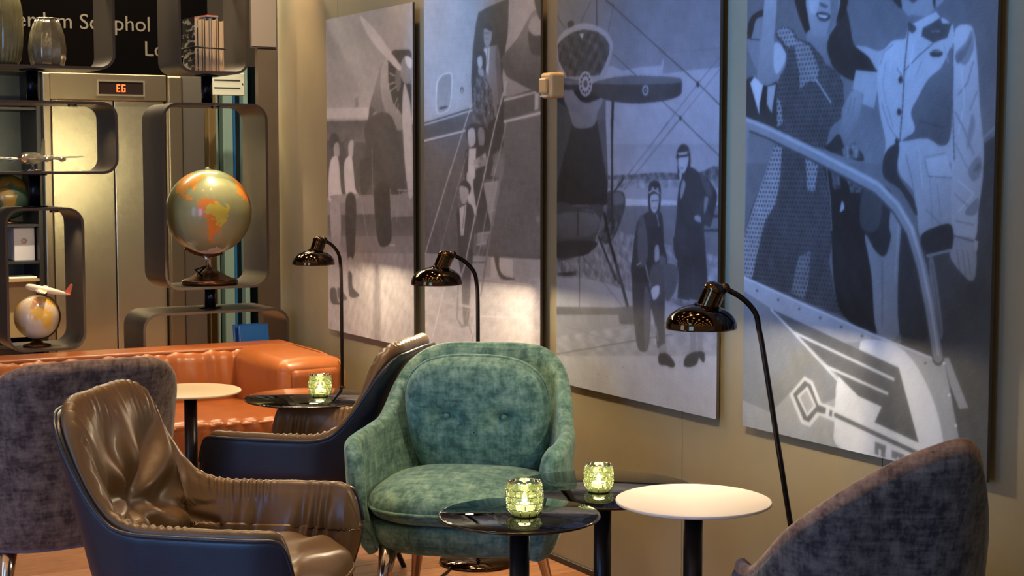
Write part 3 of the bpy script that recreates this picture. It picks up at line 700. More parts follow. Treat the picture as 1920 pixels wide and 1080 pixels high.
link('seat_piping', L(tube('seat_piping', [(x, 6.052, .330) for x in np.linspace(SX0, 2.39, 60)], .006, 8)), M_tan, sf)
def s_arm(P, N):
    d = .010*snoise(P, 9, 8)+np.where(N[:, 0] < -.2, .020*np.exp(-((P[:, 1]-6.45)/.2)**2-((P[:, 2]-.42)/.12)**2), 0)
    return d+np.where(N[:, 2] > .3, .012*np.exp(-((P[:, 0]-2.5)/.1)**2), 0)
link('arm', L(puffy('arm', 2.37, 2.675, 6.165, 6.72, .195, .560, .055, (30, 44, 26), s_arm)), M_tan, sf)
link('arm_front_pad', L(puffy('arm_front_pad', 2.415, 2.645, 6.145, 6.21, .21, .525, .030, (24, 8, 24), lambda P, N: .005*snoise(P, 14, 3))), M_tan2, sf)
link('arm_seam', L(tube('arm_seam', [(2.655, 6.160, .20), (2.657, 6.158, .50), (2.645, 6.17, .545), (2.645, 6.4, .562), (2.65, 6.70, .562)], .005, 8)), M_tan, sf)
link('base_rail', L(box('base_rail', SX0, 2.66, 6.09, 6.90, .165, .20, .008, 2)), M_tan2, sf)
for x in (.45, 1.45, 2.55):
    for y_ in (6.2, 6.82): link('foot', L(box('foot', x-.03, x+.03, y_-.03, y_+.03, 0, .17, .004, 1)), M_legb, sf)

# ================================================================== TABLES
M_smoke = tinted_glass('smoked_glass', (.26, .25, .26, 1), .01)
M_white = mat('white_laminate', c(226, 216, 210), .62, spec=.3); M_beige = mat('beige_laminate', c(226, 206, 172), .4, spec=.4)
M_tleg = mat('table_steel_black', c(38, 33, 34), .32, .6)
def round_table(label, loc, R, Ht, m, th, foot=.16, glass=False):
    t = thing('side_table', label, 'table', loc, 0, 'round pedestal tables')
    e = th/2
    link('table_top', lathe('table_top', ((0, Ht-th), (R-e, Ht-th), (R-.2*e, Ht-th+.35*e), (R, Ht-e), (R-.2*e, Ht-.35*e), (R-e, Ht), (0, Ht)), 96), m, t)
    o = t.children[-1]; set_smooth_angle(o, 30)
    if glass:
        link('edge_ring', tube('edge_ring', [(R*math.cos(a), R*math.sin(a), Ht-e) for a in np.linspace(0, 2*math.pi, 97)], .0032, 6), mat('glass_edge', c(60, 48, 38), .15, .6), t)
    link('pedestal', lathe('pedestal', ((0, .008), (.023, .008), (.023, Ht-th-.012), (0, Ht-th-.012)), 28), M_tleg, t); set_smooth_angle(t.children[-1], 40)
    link('mount_plate', lathe('mount_plate', ((0, Ht-th-.012), (.055, Ht-th-.012), (.055, Ht-th-.0005), (0, Ht-th-.0005)), 32), M_tleg, t); set_smooth_angle(t.children[-1], 40)
    link('foot_plate', lathe('foot_plate', ((0, 0), (foot, 0), (foot, .006), (foot-.004, .009), (0, .010)), 48), M_tleg, t); set_smooth_angle(t.children[-1], 40)
    return t
TB = {'front': (1.758, 3.070, 0), 'white': (2.197, 3.000, 0), 'rear': (2.186, 3.382, 0), 'beige': (1.721, 5.354, 0), 'far': (2.130, 5.240, 0)}
round_table('round smoked glass side table nearest the camera with a green candle', TB['front'], .183, .59, M_smoke, .008, .14, True)
round_table('round white side table on a black pedestal in front of the photo wall', TB['white'], .186, .59, M_white, .009, .14)
round_table('wide smoked glass table between the teal chair and the white table', TB['rear'], .240, .55, M_smoke, .008, .17, True)
round_table('round beige table on a black pedestal in front of the sofa', TB['beige'], .178, .59, M_beige, .009, .14)
round_table('wide smoked glass table by the sofa arm with a candle', TB['far'], .235, .55, M_smoke, .008, .17, True)

# ================================================================== CANDLES
M_green = tinted_glass('green_glass', (.64, .82, .58, 1), .04, mixin=((.34, .46, .20, 1), .18))
M_green_d = tinted_glass('green_glass_dark', (.16, .30, .16, 1), .04, mixin=((.20, .32, .14, 1), .35))
M_wax = mat('candle_wax', c(250, 236, 200), .5, emis=((1, .78, .42, 1), 1.6)); M_flame = mat('flame', c(255, 220, 150), .5, emis=((1, .72, .34, 1), 26))
def votive(label, loc, r, h):
    t = thing('votive_candle', label, 'candle', loc, random.random(), 'green glass votive candles')
    # honeycomb-cut bowl: rings of pressed cells
    nl, nz = 144, 40; P = np.zeros((nl, nz, 3)); prof = spl([0, .06, .2, .5, .8, .93, 1], [.66, .76, .93, 1.0, .97, .93, .90])
    for i in range(nl):
        for j in range(nz):
            z = j/(nz-1); a = 2*math.pi*i/nl; row = z*5.0; q = math.floor(row); ph = a/(2*math.pi)*12+(.5 if q % 2 else 0)
            dx = (ph-math.floor(ph))-.5; dz = row-q-.5; d = max(abs(dz)*1.0, abs(dx)*.87+abs(dz)*.5)
            cell = -.055*math.sqrt(max(d, 0))/.7+.03 if .1 < z < .88 else 0
            rr = r*(float(prof(z))+cell); P[i, j] = (rr*math.cos(a), rr*math.sin(a), z*h)
    o = link('glass_cup', grid('glass_cup', P, cu=True, cap=(False, False)), M_green, t)
    link('cup_base', lathe('cup_base', ((0, 0), (r*.66, 0), (r*.70, .004), (r*.60, .010), (0, .010)), 40), M_green_d, t)
    link('rim', tube('rim', [(r*.90*math.cos(a), r*.90*math.sin(a), h) for a in np.linspace(0, 2*math.pi, 49)], r*.03, 6), M_green, t)
    # raised seams between the honeycomb cells
    V, F = [], []
    def bar(A, B):
        me_ = tube('seam', [A, B], r*.030, 5); o_ = len(V)
        V.extend([tuple(v_.co) for v_ in me_.vertices]); F.extend([tuple(o_+k_ for k_ in p_.vertices) for p_ in me_.polygons]); bpy.data.meshes.remove(me_)
    def on(a_, z_): rr_ = r*(float(prof(z_))+.012); return (rr_*math.cos(a_), rr_*math.sin(a_), z_*h)
    nr, nc = 4, 11
    for q in range(nr+1):
        for k_ in range(nc):
            a0 = (k_+.5*(q % 2))*2*math.pi/nc; st = 2*math.pi/nc; zc = .12+q*.19
            if q > 0:
                bar(on(a0-st/2, zc-.055), on(a0, zc-.11+.02)); bar(on(a0, zc-.11+.02), on(a0+st/2, zc-.055))
            if q < nr: bar(on(a0-st/2, zc-.055), on(a0-st/2, zc+.075))
    link('cut_seams', mesh('cut_seams', V, F), M_green_d, t)
    link('tea_light', lathe('tea_light', ((0, .012), (r*.48, .012), (r*.48, h*.34), (r*.44, h*.35), (0, h*.33)), 32), M_wax, t)
    link('wick', tube('wick', [(0, 0, h*.33), (.001, 0, h*.42)], .0012, 6), M_dark, t)
    link('flame', lathe('flame', [(r*.15*k, h*(.38+.34*z)) for k, z in ((0, 0), (.6, .08), (1, .25), (.8, .5), (.4, .78), (0, 1))], 14), M_flame, t)
    d = bpy.data.lights.new('candle_glow', 'POINT'); d.energy = .55; d.color = (1, .72, .36); d.shadow_soft_size = .015
    lo = bpy.data.objects.new('candle_glow', d); COL.objects.link(lo); lo.parent = t; lo.location = (0, 0, h*.55)
    return t
votive('green glass votive candle on the front smoked glass table', (1.760, 3.050, .590), .0425, .078)
votive('green glass votive candle on the wide glass table beside the white table', (2.150, 3.345, .550), .0385, .070)
votive('green glass votive candle on the glass table by the sofa arm', (2.165, 5.232, .550), .042, .078)

# ================================================================== FLOOR LAMPS
M_nickel = mat('black_chrome', c(84, 64, 46), .07, 1.0); M_stem = mat('dark_lamp_stem', c(50, 42, 38), .2, .9)
M_inner = mat('shade_inside', c(230, 222, 205), .5)
def floor_lamp(label, base, lean, headdir, Rs, zr, power, tilt=.0, elbow=.0):
    """base: floor point; lean: offset of the stem at the top; headdir: horizontal unit vector stem -> shade"""
    t = thing('floor_lamp', label, 'lamp', base, 0, 'black chrome reading lamps along the photo wall')
    hx, hy = headdir; q = Rs/.092
    sx, sy = lean; top = Vector((sx, sy, zr+.005)); reach = .150*q
    joint = Vector((sx+hx*reach*.62, sy+hy*reach*.62, zr+.098*q))
    link('foot', lathe('foot', ((0, 0), (.135, 0), (.138, .006), (.134, .014), (.06, .022), (.018, .030), (.012, .06), (0, .06)), 48), M_nickel, t)
    pts = [(0, 0, .04), (sx*.5, sy*.5, zr*.5), (sx*.92, sy*.92, zr*.90), (sx+hx*.004, sy+hy*.004, zr-.01), (sx+hx*reach*.10, sy+hy*reach*.10, zr+.035*q), (sx+hx*reach*.32, sy+hy*reach*.32, zr+.072*q), tuple(joint)]
    link('stem', tube('stem', curve3(pts, 60), .0072, 12), M_stem, t)
    cl = Vector((sx*.42, sy*.42, zr*.42)); link('height_collar', tube('height_collar', [cl, cl+Vector((sx*.03, sy*.03, .05))], .010, 14), M_nickel, t)
    # head: swivel joint, socket, cap and dome
    hd = link('shade', lathe('shade', [(Rs*math.sin(a)*1.0, Rs*.62*math.cos(a)-.0) for a in np.linspace(.14, math.pi/2, 26)]+[(Rs*1.012, -.004), (Rs*1.0, -.007), (Rs*.975, -.003)]+[(Rs*.965*math.sin(a), Rs*.595*math.cos(a)) for a in np.linspace(math.pi/2, .14, 20)], 72), M_nickel, t)
    hd.location = (sx+hx*reach*1.02, sy+hy*reach*1.02, zr); hd.rotation_euler = (0, tilt, 0)
    axis = Vector((-hx*.42, -hy*.42, 1)).normalized(); rot = axis.to_track_quat('Z', 'Y').to_matrix().to_4x4()
    def sub(nm, me, off):
        o = link(nm, me, M_nickel, hd); o.matrix_local = Matrix.Translation(Vector((-hx*.16*Rs, -hy*.16*Rs, Rs*.50)))@rot@Matrix.Translation((0, 0, off)); return o
    sub('socket', lathe('socket', [(k*q, z*q) for k, z in ((.0, -.012), (.036, -.012), (.036, .0), (.029, .004), (.029, .046), (.031, .048), (.031, .052), (.0, .052))], 36), 0); set_smooth_angle(hd.children[-1], 35)
    sub('socket_cap', lathe('socket_cap', [(.030*q*math.cos(a), (.052+.020*math.sin(a))*q) for a in np.linspace(0, math.pi/2, 10)], 36), 0)
    jl = joint-Vector(hd.location)
    link('swivel', tube('swivel', [jl+Vector((hx, hy, -.25))*(-.006), Vector((-hx*.34*Rs, -hy*.34*Rs, Rs*.78))], [.010*q, .008*q], 12), M_nickel, hd)
    bm = bmesh.new(); bmesh.ops.create_uvsphere(bm, u_segments=16, v_segments=10, radius=.014*q)
    sp = link('swivel_ball', bm_mesh('swivel_ball', bm, True), M_nickel, hd); sp.location = jl
    link('bulb', lathe('bulb', [(.022*q*math.sin(a), .022*q*math.cos(a)) for a in np.linspace(0, math.pi, 12)], 20), mat('bulb_glow', c(255, 240, 210), .4, emis=((1, .80, .52, 1), 14)), hd).location = (0, 0, .026)
    d = bpy.data.lights.new('lamp_light', 'POINT'); d.energy = power; d.color = (1, .79, .50); d.shadow_soft_size = .024
    lo = bpy.data.objects.new('lamp_light', d); COL.objects.link(lo); lo.parent = hd; lo.location = (0, 0, .018)
    return t
VL = Vector((-.86, .50)).normalized()
floor_lamp('black chrome floor lamp beside the sofa arm, farthest of the three', (2.580, 5.996, 0), (0, 0), tuple(Vector((-.95, -.25)).normalized()), .086, .985, 40)
floor_lamp('black chrome floor lamp rising behind the teal chair', (2.550, 4.743, 0), (0, 0), tuple(Vector((-.97, .20)).normalized()), .088, .985, 46)
floor_lamp('black chrome floor lamp leaning behind the white table, nearest the camera', (2.61, 3.020, 0), (-.088, .140), tuple(Vector((-.80, .55)).normalized()), .0915, .974, 46)

# ================================================================== WALL SENSOR, CABLE
M_sens = mat('cream_plastic', c(212, 176, 122), .4)
ws = thing('wall_sensor', 'small cream plastic sensor box on the wall between two photo panels', 'sensor', (XW, 4.565, 1.655))
link('housing', box('housing', -.085, -.0005, -.036, .036, -.045, .040, .010, 3), M_sens, ws)
link('cover', box('cover', -.098, -.085, -.022, .026, -.030, .022, .006, 2), M_sens, ws)
link('lower_slot', box('lower_slot', -.094, -.084, -.022, .022, -.041, -.036), mat('slot_pale', c(236, 226, 200), .4), ws)
cb_ = curve3([(2.58, 5.9, .006), (2.66, 5.2, .006), (2.45, 4.75, .006), (2.30, 4.55, .006), (2.38, 4.35, .007), (2.55, 4.42, .02), (2.70, 4.30, .006), (2.72, 3.9, .006), (2.70, 3.2, .006), (2.63, 3.05, .006)], 120)
tag(link('power_cable', tube('power_cable', cb_, .0045, 6), mat('cable_black', c(20, 18, 18), .5)), 'thin black power cable trailing along the floor by the wall', 'cable')

# ================================================================== CEILING LIGHTS (above the frame; they show in the lamp shades)
M_disc = mat('ceiling_disc', c(255, 220, 170), .5, emis=((1, .70, .38, 1), 16.0))
cg = thing('ceiling_light_grid', 'grid of round warm lights set in the dark ceiling', 'light', (0, 0, 3.098))
bm = bmesh.new()
for i in range(9):
    for j in range(10):
        bmesh.ops.create_circle(bm, cap_ends=True, segments=16, radius=.075, matrix=Matrix.Translation((-3.4+i*.72, -1.4+j*.72+(.36 if i % 2 else 0), -.004))@Matrix.Rotation(math.pi, 4, 'X'))
link('light_discs', bm_mesh('light_discs', bm), M_disc, cg)
# flat print content of the four photo panels: (kind, tone, outline in mm from the lower left corner, extra)
PRINTS = [
[('p',(108,112),[-62,1527,937,1432,931,906,-78,928]),
('p',(112,135),[-74,1075,933,1035,931,922,-77,950]),
('p',146,[-38,997,478,985,460,943,-39,951]),
('p',96,[317,1032,352,1037,351,989,316,990]),
('p',(62,50),[-78,924,967,902,963,528,-88,495]),
('p',(52,86),[-87,534,964,561,962,392,-92,340]),
('p',(86,128),[-90,418,963,460,957,-87,-106,-210]),
('p',(60,84),[-28,938,481,930,479,836,-30,852]),
('p',96,[-11,603,497,617,517,536,-13,517]),
('p',92,[666,624,887,636,886,538,665,527]),
('n',108,[-92,340,962,392,958,-1,-104,-111],12),
('l',96,[314,304,862,128],3.7),
('l',98,[405,364,398,6],2.8),
('l',98,[491,260,883,289],2.7),
('s',(92,60),[512,1052,604,1169,625,1021,781,909,798,843,686,798,559,941,461,965]),
('s',(56,44),[461,965,543,962,687,911,811,882,809,685,439,681]),
('s',104,[502,957,543,962,543,915,476,889]),
('p',34,[684,1203,715,1211,857,1204,875,1187,872,933,796,939,704,991,655,1073,647,1167]),
('s',(120,92),[595,1156,650,1176,658,1086,692,1005,784,944,788,886,687,901,609,987,578,1076]),
('l',130,[667,1119,729,1103],4.4),
('l',130,[658,1073,721,1080],4.4),
('l',130,[673,1045,736,1063],4.4),
('l',130,[712,984,744,1016],4.4),
('l',130,[844,1078,874,1067],4.3),
('l',130,[735,950,751,990],4.4),
('s',96,[895,1121,886,1094,863,1075,832,1069,800,1077,776,1099,768,1127,777,1155,801,1174,833,1179,864,1170,887,1149]),
('s',70,[777,1087,773,1063,762,1045,748,1039,735,1046,725,1065,721,1090,725,1115,736,1132,750,1138,764,1131,773,1112]),
('s',150,[815,1180,872,1167,871,1128,829,1144]),
('s',138,[375,1372,426,1358,549,1294,699,1194,776,1143,756,1127,628,1187,466,1280]),
('s',134,[801,1061,828,1052,869,947,878,685,821,685,786,936]),
('s',138,[789,945,868,942,884,679,871,612,838,627,810,764]),
('s',(50,42),[448,936,691,938,809,661,666,622,523,649,424,837]),
('s',34,[515,648,642,661,677,501,663,420,558,406,517,514]),
('s',40,[367,756,499,765,498,675,387,619]),
('l',110,[489,810,496,567],4.5),
('l',120,[738,641,878,640],4.4),
('l',120,[758,639,722,510],3.5),
('l',60,[665,510,886,515],3.5),
('l',120,[667,642,675,519],5.5),
('l',150,[659,412,709,413],4.4),
('l',115,[354,646,433,443],4.6),
('s',(50,60),[-13,728,41,737,38,614,-16,613]),
('s',50,[39,870,93,885,144,854,120,812,43,823]),
('s',124,[82,830,134,839,143,786,90,777]),
('s',158,[36,751,126,773,158,634,186,605,133,576,18,585]),
('s',118,[37,575,138,580,144,408,53,402]),
('s',104,[57,404,130,407,101,192,62,189]),
('s',46,[28,184,91,189,109,142,142,124,39,123]),
('s',66,[201,866,257,885,306,866,289,811,208,791]),
('s',136,[246,837,297,846,282,774,245,776]),
('s',160,[203,761,277,776,311,646,347,608,228,593,192,691]),
('s',112,[26,602,205,615,347,617,319,595,157,576]),
('s',38,[209,593,315,600,306,397,282,338,218,344]),
('p',112,[232,339,269,341,267,262,235,260]),
('s',42,[228,267,267,269,277,209,348,179,242,167]),
('s',48,[113,198,184,174,214,150,124,145])],
[('p',(112,128),[-17,1429,926,1339,928,806,-23,815]),
('p',70,[-22,905,404,954,894,1006,916,1008,918,469,-27,426]),
('p',(72,60),[-23,721,943,724,944,412,533,402,-26,393]),
('n',66,[-23,681,943,690,944,435,-26,399],8),
('l',42,[-22,904,404,954],6.3),
('l',140,[-22,898,404,947],6.3),
('p',56,[-22,893,404,941,404,878,-23,840]),
('l',150,[-23,836,404,877],8.5),
('l',48,[-23,828,404,871],4.2),
('l',44,[641,985,916,1008],5.8),
('l',145,[641,975,916,997],7.7),
('p',56,[641,968,863,992,859,930,640,904]),
('l',150,[640,898,917,924],9.6),
('p',130,[863,993,889,995,886,937,859,934]),
('p',(40,34),[454,1302,519,1315,679,1334,674,1214,653,1158,631,1060,643,984,640,809,543,774,404,981,394,1054,407,1173,433,1267]),
('l',60,[450,1296,411,1173,398,993],2.9),
('s',150,[105,1048,136,1084,203,1096,242,1079,229,974,184,945,107,947]),
('s',(96,112),[117,1046,145,1079,200,1090,233,1077,221,975,177,950,116,952]),
('s',40,[136,965,198,969,194,962,138,957]),
('s',60,[335,1024,333,1018,328,1014,321,1012,313,1014,308,1019,306,1025,308,1031,313,1035,321,1037,328,1035,333,1030]),
('s',120,[329,1020,327,1017,325,1015,321,1015,317,1016,314,1018,313,1021,314,1023,317,1025,321,1026,325,1025,327,1023]),
('p',(112,124),[682,1345,915,1324,916,1274,838,1264,735,1181,659,1146,671,1214]),
('s',(86,40),[629,1130,741,1189,849,1274,894,1248,927,1140,927,996,838,1005,735,1035,664,1059,635,1101]),
('s',108,[818,1223,844,1252,883,1255,905,1231,903,1189,849,1195]),
('s',34,[813,1204,855,1190,916,1181,916,1125,838,1132]),
('s',34,[855,1329,926,1323,927,1246,888,1249]),
('p',(110,100),[653,1056,735,1034,838,1004,664,985]),
('s',(96,84),[491,1168,543,1174,605,1160,624,1055,633,973,595,959,586,916,512,965,504,1108]),
('p',155,[494,1167,538,1170,528,1065,506,1096]),
('l',50,[524,1166,516,1107],3.9),
('s',112,[494,1239,519,1255,553,1243,551,1199,531,1176,499,1185]),
('s',28,[491,1244,525,1261,558,1243,552,1226,509,1239]),
('l',50,[499,1224,531,1221],3.9),
('l',70,[504,1203,529,1201],3.9),
('s',70,[580,1151,607,1155,631,985,604,968]),
('n',60,[449,1087,508,1061,555,1011,574,916,524,888,410,920,401,993,424,1052],42),
('s',34,[434,1148,475,1164,509,1143,503,1084,443,1102]),
('s',135,[443,1134,475,1142,481,1108,456,1096]),
('s',110,[449,1099,487,1094,493,1067,456,1075]),
('n',56,[404,938,518,935,530,810,429,811],36),
('s',34,[354,882,429,897,518,876,530,810,423,811,364,836]),
('s',142,[368,871,416,878,427,829,393,808,372,824]),
('s',98,[448,874,490,876,495,822,457,814]),
('p',42,[423,817,549,813,579,691,337,689,345,800]),
('p',160,[375,804,432,806,423,690,364,689]),
('n',112,[413,760,505,789,518,745,422,726],40),
('p',84,[580,780,652,786,640,704,542,703]),
('s',150,[359,716,409,685,442,566,388,574,362,634]),
('s',(40,46),[409,685,501,689,539,507,421,487,435,566]),
('s',34,[301,668,348,687,391,659,369,631,321,639]),
('s',124,[303,663,369,652,359,608,324,598,302,626]),
('s',(40,66),[290,578,382,598,418,547,404,420,381,318,376,165,329,145,305,313,276,530]),
('p',145,[297,580,355,596,331,477,306,476]),
('l',40,[341,586,323,506],4.0),
('s',70,[195,527,258,539,258,497,209,489]),
('p',112,[488,673,607,685,546,517,526,569]),
('n',70,[415,484,546,501,507,376,401,370],20),
('p',100,[441,485,533,495,507,450,441,444]),
('p',(118,150),[-26,394,292,402,545,408,944,418,945,26,-31,-88]),
('n',134,[-27,305,944,354,945,26,-31,-88],12),
('p',150,[545,406,708,408,708,339,545,328]),
('s',98,[-27,305,374,317,898,321,506,313]),
('l',165,[473,182,671,195],3.2),
('s',(40,90),[292,402,401,420,387,318,373,164,329,145,312,313]),
('s',58,[571,413,606,413,609,369,646,344,720,339,708,333,621,333,586,368]),
('s',70,[708,474,745,482,751,449,714,445]),
('s',92,[900,557,898,551,893,547,886,546,879,547,874,551,872,556,874,561,879,565,886,567,893,566,898,562]),
('l',40,[388,378,507,385],4.0),
('l',140,[394,963,338,885,210,698],6.8),
('l',140,[227,728,109,551,4,391],7.0),
('l',112,[324,728,230,574,122,387],4.4),
('l',112,[364,793,308,698],4.0),
('l',126,[122,387,9,194],4.2),
('l',138,[664,1041,616,962,574,881,492,700],8.4),
('l',138,[508,729,428,566,340,366,270,259],8.6),
('l',120,[664,902,616,798,567,697],5.0),
('l',120,[578,729,507,556,428,346,346,156],5.4),
('l',88,[624,729,546,508,467,261],11.6),
('l',106,[634,729,558,520],3.9),
('l',126,[494,676,603,684],5.1),
('l',126,[523,572,571,579],5.1),
('l',126,[441,488,539,498],5.2),
('l',126,[435,447,513,457],5.2),
('l',160,[172,272,68,68],6.2),
('l',140,[149,214,414,209],10.4),
('l',140,[108,127,386,113],10.5),
('l',118,[157,198,407,194],3.1),
('l',100,[286,280,274,156,315,130,373,142,400,97,389,38],10.2),
('l',150,[434,227,389,89],6.0)],
[('p',(96,112),[-36,1328,922,1238,927,960,-34,999]),
('p',100,[658,1083,907,1082,907,1077,658,1079]),
('p',(138,128),[-34,1060,340,1059,400,1041,493,1047,613,1046,622,1019,764,1025,914,1025,921,628,-33,606]),
('p',140,[610,1043,627,1073,618,1019]),
('p',(122,132),[-32,815,917,805,918,710,-31,703]),
('n',78,[293,709,443,714,600,721,691,720,778,715,842,730,877,741,918,739,919,693,293,687],34),
('n',112,[293,698,918,701,919,673,294,663],26),
('p',126,[-31,664,919,679,919,644,-31,622]),
('p',158,[395,638,707,637,920,635,920,623,395,614]),
('p',(98,90),[395,614,920,630,922,511,634,502,379,532]),
('n',112,[-30,517,379,534,649,503,922,480,924,369,-29,300],30),
('p',55,[830,600,913,602,913,592,830,589]),
('p',55,[831,557,914,560,914,551,831,548]),
('p',92,[645,507,708,553,709,510]),
('n',118,[-29,386,343,360,923,468,925,338,641,325,462,344,-29,345],34),
('p',(142,150),[-29,360,162,372,325,361,462,344,578,338,734,319,939,309,945,-25,-27,-169]),
('p',118,[-29,232,387,262,497,239,344,177,-28,150]),
('n',128,[-28,150,497,248,926,269,927,191,-28,89],14),
('l',80,[-28,92,481,192,682,231],3.3),
('l',104,[59,199,344,177],2.5),
('l',104,[641,325,780,309],2.0),
('s',92,[270,61,269,60,268,59,265,58,263,58,261,59,261,60,261,61,263,62,265,62,268,62,269,62]),
('s',92,[419,100,418,99,416,98,414,98,412,98,411,98,410,99,411,100,412,101,414,102,416,102,418,101]),
('s',92,[323,58,323,57,321,56,319,56,317,56,315,56,314,57,315,58,317,59,319,60,321,60,323,59]),
('s',92,[65,53,64,52,63,51,60,50,58,50,56,51,55,52,56,53,58,54,60,54,63,55,64,54]),
('s',92,[698,209,697,208,696,208,694,207,692,207,690,208,690,209,690,210,692,210,694,211,696,211,697,210]),
('s',92,[430,228,429,227,428,226,426,226,424,226,422,226,421,227,422,228,424,229,426,230,428,229,429,229]),
('s',92,[725,151,725,150,723,149,721,149,720,149,718,150,718,150,718,151,720,152,721,153,723,153,725,152]),
('l',52,[212,1275,154,1214],2.8),
('l',52,[246,1285,248,1194],6.9),
('l',52,[347,1251,317,1173],2.7),
('l',52,[-6,1252,50,1200],2.9),
('s',45,[69,1218,102,1220,106,1205,73,1199]),
('p',62,[-17,1003,66,995,116,870,197,738,-16,737]),
('p',80,[234,963,303,952,305,738,228,738]),
('p',(60,66),[-13,897,98,871,7,674,-12,674]),
('p',70,[249,891,304,889,321,682,306,677]),
('p',(44,34),[103,889,253,886,317,682,315,615,-2,608,2,679]),
('s',58,[-4,610,136,606,285,615,273,556,247,504,213,460,142,441,-3,433]),
('s',(84,70),[-4,576,251,583,230,517,8,503]),
('p',52,[132,606,141,606,141,509,132,508]),
('s',40,[-4,481,248,494,211,457,140,440,-3,433]),
('l',120,[168,595,225,597,251,574],1.8),
('s',56,[317,657,394,661,418,643,413,597,350,506,291,498,315,599]),
('s',82,[345,650,394,656,411,624,345,618]),
('n',60,[337,577,395,587,350,508,269,495,260,518],40),
('l',48,[34,436,35,373],5.4),
('l',70,[142,442,145,365],1.8),
('l',60,[166,443,253,386],2.1),
('l',90,[105,435,41,378],1.8),
('l',58,[147,436,148,272],3.6),
('l',84,[217,410,404,297],2.1),
('n',60,[10,378,125,390,125,375,10,367],40),
('l',40,[265,509,321,437,364,379],10.4),
('l',36,[299,585,329,502,393,381],15.6),
('l',60,[329,426,386,367],10.3),
('l',58,[368,428,403,364,438,293],15.4),
('l',36,[345,947,340,824],13.6),
('l',40,[340,889,343,664,345,558],12.0),
('s',(122,100),[26,1001,115,993,280,964,254,913,227,870,116,869,75,926]),
('s',(140,128),[-3,1155,40,1188,114,1204,181,1206,256,1190,309,1166,341,1134,337,1098,318,1058,297,1025,218,1020,66,1033,-1,1097]),
('n',56,[2,1147,40,1167,98,1183,170,1187,248,1175,296,1154,324,1126,321,1099,296,1064,266,1034,234,1033,66,1038,12,1092],24),
('p',165,[140,1176,171,1174,158,1157]),
('s',40,[115,993,280,968,226,951,179,948,139,962]),
('s',52,[-17,1035,115,1026,226,1009,348,1023,494,1021,686,1006,716,996,720,972,709,952,633,939,494,935,393,941,288,956,226,979,131,990,-17,1000]),
('s',82,[230,1011,363,1023,536,1018,689,1006,717,991,619,990,393,998]),
('s',100,[-17,1033,131,1022,131,1009,-17,1020]),
('s',150,[222,1007,217,987,202,973,182,968,161,974,146,990,140,1011,145,1031,160,1046,181,1050,202,1044,217,1028]),
('s',45,[215,1008,214,1005,212,1003,210,1003,207,1004,205,1006,204,1008,205,1011,207,1012,210,1013,212,1012,214,1010]),
('s',45,[211,993,211,991,209,989,206,988,203,989,201,991,200,994,201,996,203,998,206,998,209,998,211,996]),
('s',45,[201,983,200,980,198,979,196,978,193,979,191,981,190,983,191,986,193,988,196,988,198,987,200,985]),
('s',45,[187,980,186,977,184,975,182,975,179,976,177,977,176,980,177,982,179,984,181,985,184,984,186,982]),
('s',45,[173,984,172,982,170,980,167,979,164,980,162,982,162,984,162,987,164,989,167,989,170,989,172,987]),
('s',45,[162,995,161,993,159,991,157,990,154,991,152,993,151,996,152,998,154,1000,157,1001,159,1000,161,998]),
('s',45,[158,1010,158,1008,155,1006,153,1005,150,1006,148,1008,147,1011,148,1013,150,1015,153,1015,155,1015,157,1013]),
('s',45,[162,1025,161,1022,159,1020,156,1020,154,1021,152,1023,151,1025,152,1028,154,1029,156,1030,159,1029,161,1027]),
('s',45,[172,1035,172,1032,170,1031,167,1030,164,1031,162,1033,161,1035,162,1038,164,1040,167,1040,170,1039,172,1037]),
('s',45,[187,1038,186,1036,184,1034,181,1033,178,1034,176,1036,176,1039,176,1041,178,1043,181,1043,184,1043,186,1041]),
('s',45,[201,1034,200,1031,198,1029,195,1029,193,1030,191,1032,190,1034,190,1037,193,1038,195,1039,198,1038,200,1036]),
('s',45,[211,1022,210,1020,208,1018,206,1018,203,1018,201,1020,200,1023,201,1025,203,1027,206,1028,208,1027,210,1025]),
('s',70,[194,1009,192,1002,188,998,181,997,175,998,170,1003,169,1010,170,1016,175,1020,181,1022,188,1020,192,1015]),
('s',140,[545,974,543,966,537,960,528,958,519,961,513,967,510,975,513,983,519,989,528,990,537,988,543,982]),
('s',55,[538,974,537,969,533,965,528,964,523,965,519,969,517,975,519,980,523,984,528,985,533,983,537,979]),
('s',110,[531,974,531,972,530,971,528,971,526,971,525,973,524,974,525,976,526,977,528,978,530,977,531,976]),
('l',40,[301,1270,346,1247],5.1),
('l',46,[338,1250,631,1080,803,982,909,916],3.4),
('l',52,[347,1095,479,1020],2.7),
('l',52,[619,938,714,885,824,818],2.6),
('l',48,[729,875,826,818,907,771],2.9),
('l',84,[907,1056,796,980,587,825],2.5),
('l',88,[908,1021,714,885,628,823],2.5),
('l',78,[655,877,553,800,427,710],2.9),
('l',78,[703,875,507,738,411,665],2.9),
('l',40,[406,699,361,664],6.8),
('s',40,[806,981,806,976,803,973,800,972,796,973,793,977,792,981,793,986,796,989,799,990,803,989,805,985]),
('s',40,[720,884,719,880,717,877,714,876,711,877,708,880,707,884,708,888,710,891,714,891,717,890,719,888]),
('p',(92,72),[-29,259,352,286,471,301,507,245,392,236,383,264,-29,231]),
('s',(52,66),[471,439,528,442,563,347,564,245,553,179,531,161,498,168,481,214,461,353]),
('s',82,[530,358,561,333,560,221,541,168,531,195]),
('s',44,[548,667,556,689,585,697,610,686,615,655,611,611,590,591,556,595,547,627]),
('s',48,[555,603,610,604,627,572,635,502,651,455,635,392,467,381,464,472,477,531,494,572]),
('s',138,[561,650,603,651,600,615,583,597,563,610]),
('l',60,[567,634,598,635],3.3),
('l',70,[575,612,593,613],3.3),
('l',150,[551,659,578,668,607,658],5.0),
